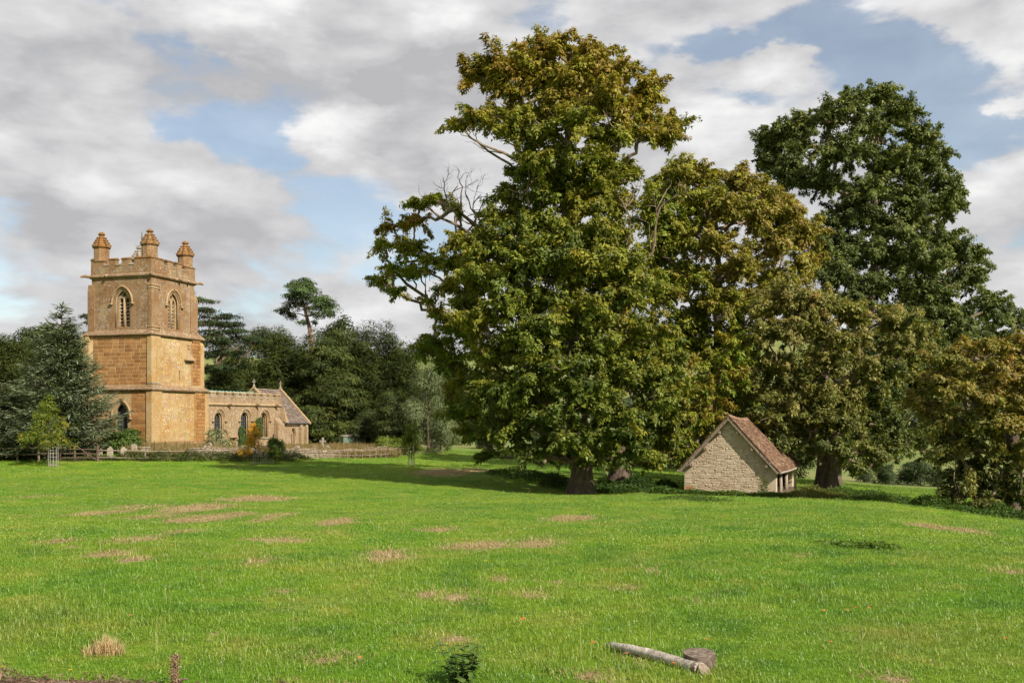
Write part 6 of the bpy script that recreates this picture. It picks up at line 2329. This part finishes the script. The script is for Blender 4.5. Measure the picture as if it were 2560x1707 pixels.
NET = [(.04, .085, .014), (.07, .125, .018), (.11, .16, .025)]
undergrowth('nettles', 'green nettles and weeds along the foot of the stone shed', [(1690, 56.6, .7, .5, .35, 700), (1740, 56.6, 1.3, .45, .32, 1400), (1810, 56, 1.6, .45, .36, 1800), (1890, 55.2, 1.5, .45, .36, 1600), (1950, 54.6, .9, .6, .4, 1200), (1655, 57.5, .8, .6, .5, 900)], NET, 131, .14, .07)
undergrowth('weeds', 'olive weeds and tall grass at the open side of the shed', [(1965, 54.6, .7, .6, .45, 1100), (1995, 54.8, 1.0, .8, .5, 1500), (2040, 55.5, 1.4, 1.0, .6, 2000), (2090, 55.5, 1.0, .9, .4, 1200), (1908, 55.3, .25, .2, 1.5, 260), (2035, 58.5, .9, 1.2, .7, 900)],
            [(.08, .10, .02), (.14, .155, .03), (.19, .18, .05)], 132, .17, .05)
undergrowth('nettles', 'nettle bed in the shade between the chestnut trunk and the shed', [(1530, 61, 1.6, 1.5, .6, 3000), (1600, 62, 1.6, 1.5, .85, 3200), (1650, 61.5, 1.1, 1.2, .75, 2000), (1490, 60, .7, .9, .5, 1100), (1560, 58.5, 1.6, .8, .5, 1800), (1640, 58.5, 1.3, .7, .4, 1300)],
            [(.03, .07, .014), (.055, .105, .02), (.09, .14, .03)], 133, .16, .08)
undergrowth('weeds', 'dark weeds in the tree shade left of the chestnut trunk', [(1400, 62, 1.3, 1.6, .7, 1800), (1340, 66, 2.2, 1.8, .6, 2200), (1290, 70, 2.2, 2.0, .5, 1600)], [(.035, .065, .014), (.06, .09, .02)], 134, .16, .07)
undergrowth('brambles', 'low green brambles and nettles on the bank right of the shed', [(2130, 58, 2.0, 2.0, .7, 3000), (2200, 56, 2.2, 1.8, .6, 3200), (2180, 50, 2.4, 1.6, .35, 3000), (2260, 51, 2.2, 1.6, .4, 2800), (2330, 47, 2.0, 1.3, .4, 2600), (2390, 44, 1.8, 1.2, .4, 2400), (2450, 41, 1.5, 1.0, .35, 2000),
            (2350, 53, 1.8, .8, .9, 2200), (2420, 50, 1.5, .8, .95, 2200), (2110, 51, 1.4, 1.2, .35, 1500), (2520, 43, 1.2, .8, .9, 1800), (2470, 45, 1.0, .8, .6, 1200)], NET, 135, .15, .08)
undergrowth('weeds', 'rank weeds and docks along the churchyard fence', [(u, d, 1.6, .7, h, 900) for u, d, h in ((250, 81.6, .4), (330, 82, .9), (370, 82.5, 1.0), (420, 83, 1.0), (470, 83.5, 1.0), (520, 84.2, 1.0), (570, 85, .9), (610, 85.6, .9), (690, 87, .9), (740, 88, .8), (180, 81, .35), (60, 81.5, .35))],
            [(.06, .085, .02), (.10, .12, .035), (.17, .15, .07)], 136, .22, .07)
undergrowth('bramble_patch', 'small dark weed clump out in the open pasture on the right', [(2140, 15.8, .42, .5, .10, 300), (2190, 15.6, .36, .35, .14, 380), (2080, 16.4, .3, .4, .08, 120)], [(.07, .13, .02), (.11, .18, .028), (.15, .21, .035)], 137, .08, .045)
undergrowth('weeds', 'faint weed clumps in the grass in front of the shed', [(1710, 40, 1.2, 1.2, .18, 700), (1775, 38, .9, 1.0, .15, 500)], NET, 138, .1, .05)


def long_grass():
    rng = np.random.default_rng(141)
    n = 16000
    u = rng.uniform(695, 1000, n)
    d = np.where(rng.uniform(0, 1, n) < .5, rng.uniform(92, 101, n), rng.uniform(99, 113, n)) + (u - 700) * .012
    u2 = rng.uniform(300, 700, 3500)
    d2 = rng.uniform(84, 88, 3500) + (u2 - 300) * .012
    u, d = np.r_[u, u2], np.r_[d, d2]
    x = PX(u, d)
    keep = ~blocked(x, d)
    x, d = x[keep], d[keep]
    n = len(x)
    pos = np.c_[x, d, gz(x, d)]
    v, f, c = leaf_mesh(pos, rng.normal(0, .3, (n, 3)) + np.array([[0, -1.0, .2]]), np.array([[0, 0, 1.0]]) + rng.normal(0, .28, (n, 3)), rng.uniform(.5, 1.15, n), rng.uniform(.03, .07, n),
                        palette([(.13, .13, .035), (.26, .19, .085), (.36, .26, .13)], rng.uniform(0, 1, n)), .1, .1)
    tag(np_mesh('long_grass', v, f, M['straw'], None, c), 'tall straw coloured grass among the graves in front of the yews', kind='stuff')


long_grass()


# ------------------------------------------------------------------ foreground pieces
def fallen_log():
    p0, p1 = np.array([PX(1520, 7.3), 7.3, 0]), np.array([PX(1755, 6.52), 6.52, 0])
    for p in (p0, p1):
        p[2] = g1(p[0], p[1])
    root = thing('fallen_log', 'thin grey fallen log with a slanting sawn end beside the round log', 'log', tuple(p0))
    rng = np.random.default_rng(151)
    d = p1 - p0
    k = 12
    t = np.linspace(0, 1, k)
    path = d[None] * t[:, None] + np.c_[np.zeros(k), np.zeros(k), .035 + .012 * np.sin(t * 5)]
    side = unit(np.cross(d, (0, 0, 1)))
    path += side[None] * (.012 * np.sin(t * 7))[:, None]
    rad = np.interp(t, [0, .05, .3, .7, 1], [.022, .03, .036, .04, .046]) * (1 + rng.normal(0, .04, k))
    b = MB()
    b.tube(path, rad, 12)
    b.obj('bark', M['log'], root, True)
    # slanting cut: a wedge of sawn timber past the bark
    e = path[-1]
    dn = unit(d)
    ring = []
    up = np.array([0, 0, 1.0])
    for a in np.linspace(0, 2 * math.pi, 15)[:-1]:
        o = side * math.cos(a) * .046 + up * math.sin(a) * .046
        ring.append(e + o + dn * (.055 - .9 * (math.sin(a) * .046) - .02))
    b = MB()
    n = len(ring)
    b.add([e + side * math.cos(a) * .0455 + up * math.sin(a) * .0455 - dn * .06 for a in np.linspace(0, 2 * math.pi, 15)[:-1]] + ring, [(i, (i + 1) % n, n + (i + 1) % n, n + i) for i in range(n)])
    b.obj('log_end', M['log_dark'], root, True)
    b = MB()
    b.add([p + dn * .001 for p in ring], [tuple(range(n))])
    b.obj('sawn_face', M['cut'], root)


fallen_log()


def log_round():
    d = 6.72
    x = PX(1748, d)
    root = thing('log_round', 'short round sawn log standing on end in the grass', 'log', (x, d, g1(x, d)), .3)
    root.rotation_euler = (.10, -.05, .3)
    rng = np.random.default_rng(152)
    n = 28
    a = np.arange(n) * 2 * math.pi / n
    w = .108 * (1 + .03 * np.sin(a * 3 + 1) + rng.normal(0, .018, n))
    b = MB()
    vs, zs = [], (-.05, 0, .035, .075, .096)
    for z in zs:
        vs += [(w[i] * math.cos(a[i]) * (1 + .03 * (z == 0)), w[i] * math.sin(a[i]), z) for i in range(n)]
    b.add(vs, [(k * n + i, k * n + (i + 1) % n, (k + 1) * n + (i + 1) % n, (k + 1) * n + i) for k in range(len(zs) - 1) for i in range(n)])
    b.obj('bark', M['log_dark'], root)
    b = MB()
    b.add([(w[i] * .94 * math.cos(a[i]), w[i] * .94 * math.sin(a[i]), .0965) for i in range(n)] + [(w[i] * math.cos(a[i]), w[i] * math.sin(a[i]), .0955) for i in range(n)], [tuple(range(n))] + [(i, (i + 1) % n, n + (i + 1) % n, n + i) for i in range(n)])
    b.obj('sawn_top', M['cut_grey'], root)
    b = MB()
    b.hexa([(.095, -.03, .04), (.122, -.02, .04), (.122, .03, .04), (.095, .03, .04), (.098, -.02, .095), (.112, -.01, .095), (.112, .02, .095), (.098, .02, .095)])
    b.obj('bark_splinter', M['log_dark'], root)


log_round()


def leafy_plant():
    rng = np.random.default_rng(153)
    d = 6.25
    x = PX(1152, d)
    base = np.array([x, d, g1(x, d)])
    root = thing('leafy_plant', 'dark green leafy plant at the bottom edge of the pasture', 'plant', tuple(base))
    stems = MB()
    pos, td, nr = [], [], []
    for i in range(17):
        a = rng.uniform(0, 2 * math.pi)
        top = np.array([math.cos(a) * rng.uniform(.04, .19), math.sin(a) * rng.uniform(.03, .13), rng.uniform(.13, .27)])
        p = wiggle((math.cos(a) * .02, math.sin(a) * .02, -.03), top, rng, 6, .1)
        stems.tube(p, np.linspace(.004, .0018, 6), 5, False)
        for j in range(2, 6):
            for s in (0, 1, 2):
                aa = a + j * 1.57 + s * 2.1 + rng.normal(0, .3)
                pos.append(p[j])
                td.append((math.cos(aa), math.sin(aa), rng.uniform(-.35, .3)))
                nr.append((math.cos(aa) * .2, math.sin(aa) * .2, 1))
    stems.obj('stems', M['bark'], root)
    col = [(.05, .11, .025), (.08, .15, .03), (.12, .19, .045)]
    # a few distinct leaf shapes shared by all leaves
    leafs = []
    for k in range(3):
        L, W = 1.0, (.42, .5, .58)[k]
        t = np.linspace(0, 1, 6)
        w = np.sin(t * math.pi) ** .8 * W / 2 * (1.15 - .4 * t)
        vs = []
        for i in range(6):
            z = -.18 * t[i] ** 2
            vs += [(t[i], w[i], z + .12 * w[i]), (t[i], 0, z - .02), (t[i], -w[i], z + .12 * w[i])]
        fs = [(3 * i + a, 3 * i + a + 1, 3 * i + a + 4, 3 * i + a + 3) for i in range(5) for a in (0, 1)]
        o = np_mesh('leaf', np.array(vs), np.array(fs), M['leaf'], None, np.repeat(np.array([col[k]]), len(vs), 0), True)
        leafs.append(o.data)
        bpy.data.objects.remove(o)
    for p, t, n in zip(pos, td, nr):
        o = link('leaf', leafs[rng.integers(0, 3)], root)
        o.location = tuple(p)
        q = Vector(t).to_track_quat('X', 'Z')
        o.rotation_euler = q.to_euler()
        o.scale = (rng.uniform(.045, .085),) * 3


leafy_plant()


def straw_tussock():
    rng = np.random.default_rng(154)
    d = 7.15
    x = PX(262, d)
    base = np.array([x, d, g1(x, d)])
    t = thing('straw_tussock', 'tuft of dead straw coloured grass in the lower left pasture', 'grass tuft', tuple(base))
    for k, (dx, dy, n, h1) in enumerate(((0, 0, 150, .2), (.07, .02, 130, .16), (-.09, .0, 110, .12), (-.02, .05, 90, .22))):
        o = blade_tuft('dead_blades', n, .07, .06, h1, .0021, .75, M['straw'], (.34, .22, .11), (.66, .50, .29), 0.0, rng)
        COL.objects.link(o)
        o.name = 'dead_blades'
        o.parent = t
        o.location = (dx, dy, 0)
        tag(o, kind='stuff')


straw_tussock()


def dead_dock():
    rng = np.random.default_rng(155)
    d = 6.1
    x = PX(437, d)
    t = thing('dead_stem', 'withered brown seed stem standing at the bottom left', 'plant', (x, d, g1(x, d)))
    b = MB()
    b.tube([(.01, 0, -.05), (.005, 0, .05), (-.005, .01, .12), (0, .01, .22)], [.012, .011, .009, .006], 7)
    b.tube([(.005, 0, .03), (.05, .01, .07), (.085, .0, .075)], [.009, .007, .004], 6)
    b.obj('stem', M['log_dark'], t, True)
    n = 700
    z = rng.uniform(-.01, .225, n)
    rr = .02 + .018 * np.abs(np.sin(z * 40)) + .02 * np.clip(.1 - z, 0, 1) * 5
    a = rng.uniform(0, 2 * math.pi, n)
    pos = np.c_[rr * np.cos(a) * rng.uniform(.2, 1, n) + np.clip(.1 - z, 0, 1) * .25 * rng.uniform(0, 1, n), rr * np.sin(a), z]
    v, f, c = leaf_mesh(pos, rng.normal(0, 1, (n, 3)), rng.normal(0, 1, (n, 3)), rng.uniform(.008, .02, n), rng.uniform(.006, .012, n), palette([(.16, .07, .04), (.28, .16, .09), (.42, .32, .22)], rng.uniform(0, 1, n)))
    tag(np_mesh('dry_seeds', v, f, M['straw'], t, c), kind='stuff')


dead_dock()


def soil_bits():
    rng = np.random.default_rng(156)
    P_ = []
    for cx_, cy, a, b_ in SOIL:
        n = int(900 * a * b_ / .35)
        t = rng.uniform(0, 2 * math.pi, n)
        r_ = np.sqrt(rng.uniform(0, 1, n))
        P_.append(np.c_[cx_ + a * r_ * np.cos(t), cy + b_ * r_ * np.sin(t)])
    xy = np.concatenate(P_)
    n = len(xy)
    pos = np.c_[xy, gz(xy[:, 0], xy[:, 1]) + rng.uniform(0, .025, n)]
    v, f, c = leaf_mesh(pos, np.array([[0, 0, 1.0]]) + rng.normal(0, .45, (n, 3)), rng.normal(0, 1, (n, 3)), rng.uniform(.02, .07, n), rng.uniform(.006, .02, n), palette([(.07, .04, .028), (.16, .095, .065), (.30, .2, .15)], rng.uniform(0, 1, n)))
    tag(np_mesh('bark_mulch', v, f, M['straw'], None, c), 'brown bark and leaf litter along the bottom left edge', kind='stuff')


soil_bits()


def small_stone(label, u, d, w, h, mat, seed, name='stone_lump'):
    rng = np.random.default_rng(seed)
    b = MB()
    n = 9
    a = np.arange(n) * 2 * math.pi / n
    vs = []
    for z, s in ((-.2, 1), (.35, 1.0), (.8, .75), (1.0, .35)):
        vs += [(w * s * math.cos(q) * rng.uniform(.85, 1.15), w * .6 * s * math.sin(q) * rng.uniform(.85, 1.15), z * h) for q in a]
    b.add(vs, [(k * n + i, k * n + (i + 1) % n, (k + 1) * n + (i + 1) % n, (k + 1) * n + i) for k in range(3) for i in range(n)] + [tuple(range(3 * n, 4 * n))])
    o = b.obj(name, M[mat], None, True)
    o.location = at(u, d, .01)
    o.rotation_euler = (0, 0, .5)
    return tag(o, label, 'stone')


small_stone('pale smooth stone beside the withered brown stem', 500, 6.12, .045, .028, 'grave', 161)
small_stone('curled grey bark flake lying on the litter at the bottom left', 150, 6.22, .05, .018, 'log_dark', 162, 'bark_flake')


# fallen leaves and little yellow flowers
def leaf_on_grass(k):
    pts = [(0, 0), (.3, .35), (.2, .6), (.55, .55), (.6, .85), (.85, .5), (1.0, .0), (.85, -.5), (.6, -.85), (.55, -.55), (.2, -.6), (.3, -.35)]
    b = MB()
    b.add([(x, y * .8, .12 * math.sin(x * 3 + k) + .18 * abs(y)) for x, y in pts] + [(.5, 0, .02)], [(i, (i + 1) % 12, 12) for i in range(12)])
    return b


FL = [(1302, 1565, .06), (1490, 1626, .055), (1573, 1651, .04), (1770, 1613, .04), (906, 1662, .04), (2353, 1660, .05), (1888, 1486, .05), (1826, 1489, .04), (2115, 1538, .05), (2140, 1532, .045), (2180, 1533, .05), (1910, 1440, .05), (2228, 1420, .06), (2055, 1541, .05), (1390, 1538, .035), (1690, 1680, .04), (2010, 1478, .05), (325, 1555, .04), (2512, 1612, .045), (2070, 1620, .04)]
cols_fl = [(.50, .14, .03), (.42, .17, .05), (.36, .15, .06)]
lm = []
for k in range(3):
    bb = leaf_on_grass(k)
    o = np_mesh('fallen_leaf', np.array(bb.v), np.array(bb.f), M['straw'], None, np.repeat(np.array([cols_fl[k]]), len(bb.v), 0))
    lm.append(o.data)
    bpy.data.objects.remove(o)
for i, (u, v, s) in enumerate(FL):
    d = ray_d(u, v)
    x = PX(u, d)
    o = link('fallen_leaf', lm[i % 3])
    o.location = (x, d, g1(x, d) + .05)
    o.scale = (s * .85,) * 3
    o.rotation_euler = (random.uniform(-.3, .3), random.uniform(-.4, .1), random.uniform(0, 6.28))
    tag(o, 'orange brown fallen leaf lying in the pasture grass', 'leaf', 'fallen leaves scattered over the pasture')


def flower_mesh():
    b = MB()
    n = 10
    vs = [(0, 0, .25)]
    for i in range(n):
        a = i * 2 * math.pi / n
        vs += [(math.cos(a - .2) * .6, math.sin(a - .2) * .6, .3), (math.cos(a), math.sin(a), .15), (math.cos(a + .2) * .6, math.sin(a + .2) * .6, .3)]
    fs = []
    for i in range(n):
        fs += [(0, 3 * i + 1, 3 * i + 2), (0, 3 * i + 2, 3 * i + 3)]
    o = np_mesh('yellow_flower', np.array(vs), np.array(fs), M['straw'], None, np.repeat(np.array([(.62, .42, .015)]), len(vs), 0))
    me = o.data
    bpy.data.objects.remove(o)
    return me


fm = flower_mesh()
for (u, v) in ((8, 1693), (175, 1703), (166, 1265), (214, 1266), (462, 1341), (430, 1374), (1216, 1414), (2010, 1300)):
    d = ray_d(u, v)
    x = PX(u, d)
    o = link('yellow_flower', fm)
    o.location = (x, d, g1(x, d) + .07)
    o.scale = (.016 if d < 9 else .03,) * 3
    tag(o, 'tiny yellow flower open in the short pasture grass', 'flower', 'yellow flowers in the grass')
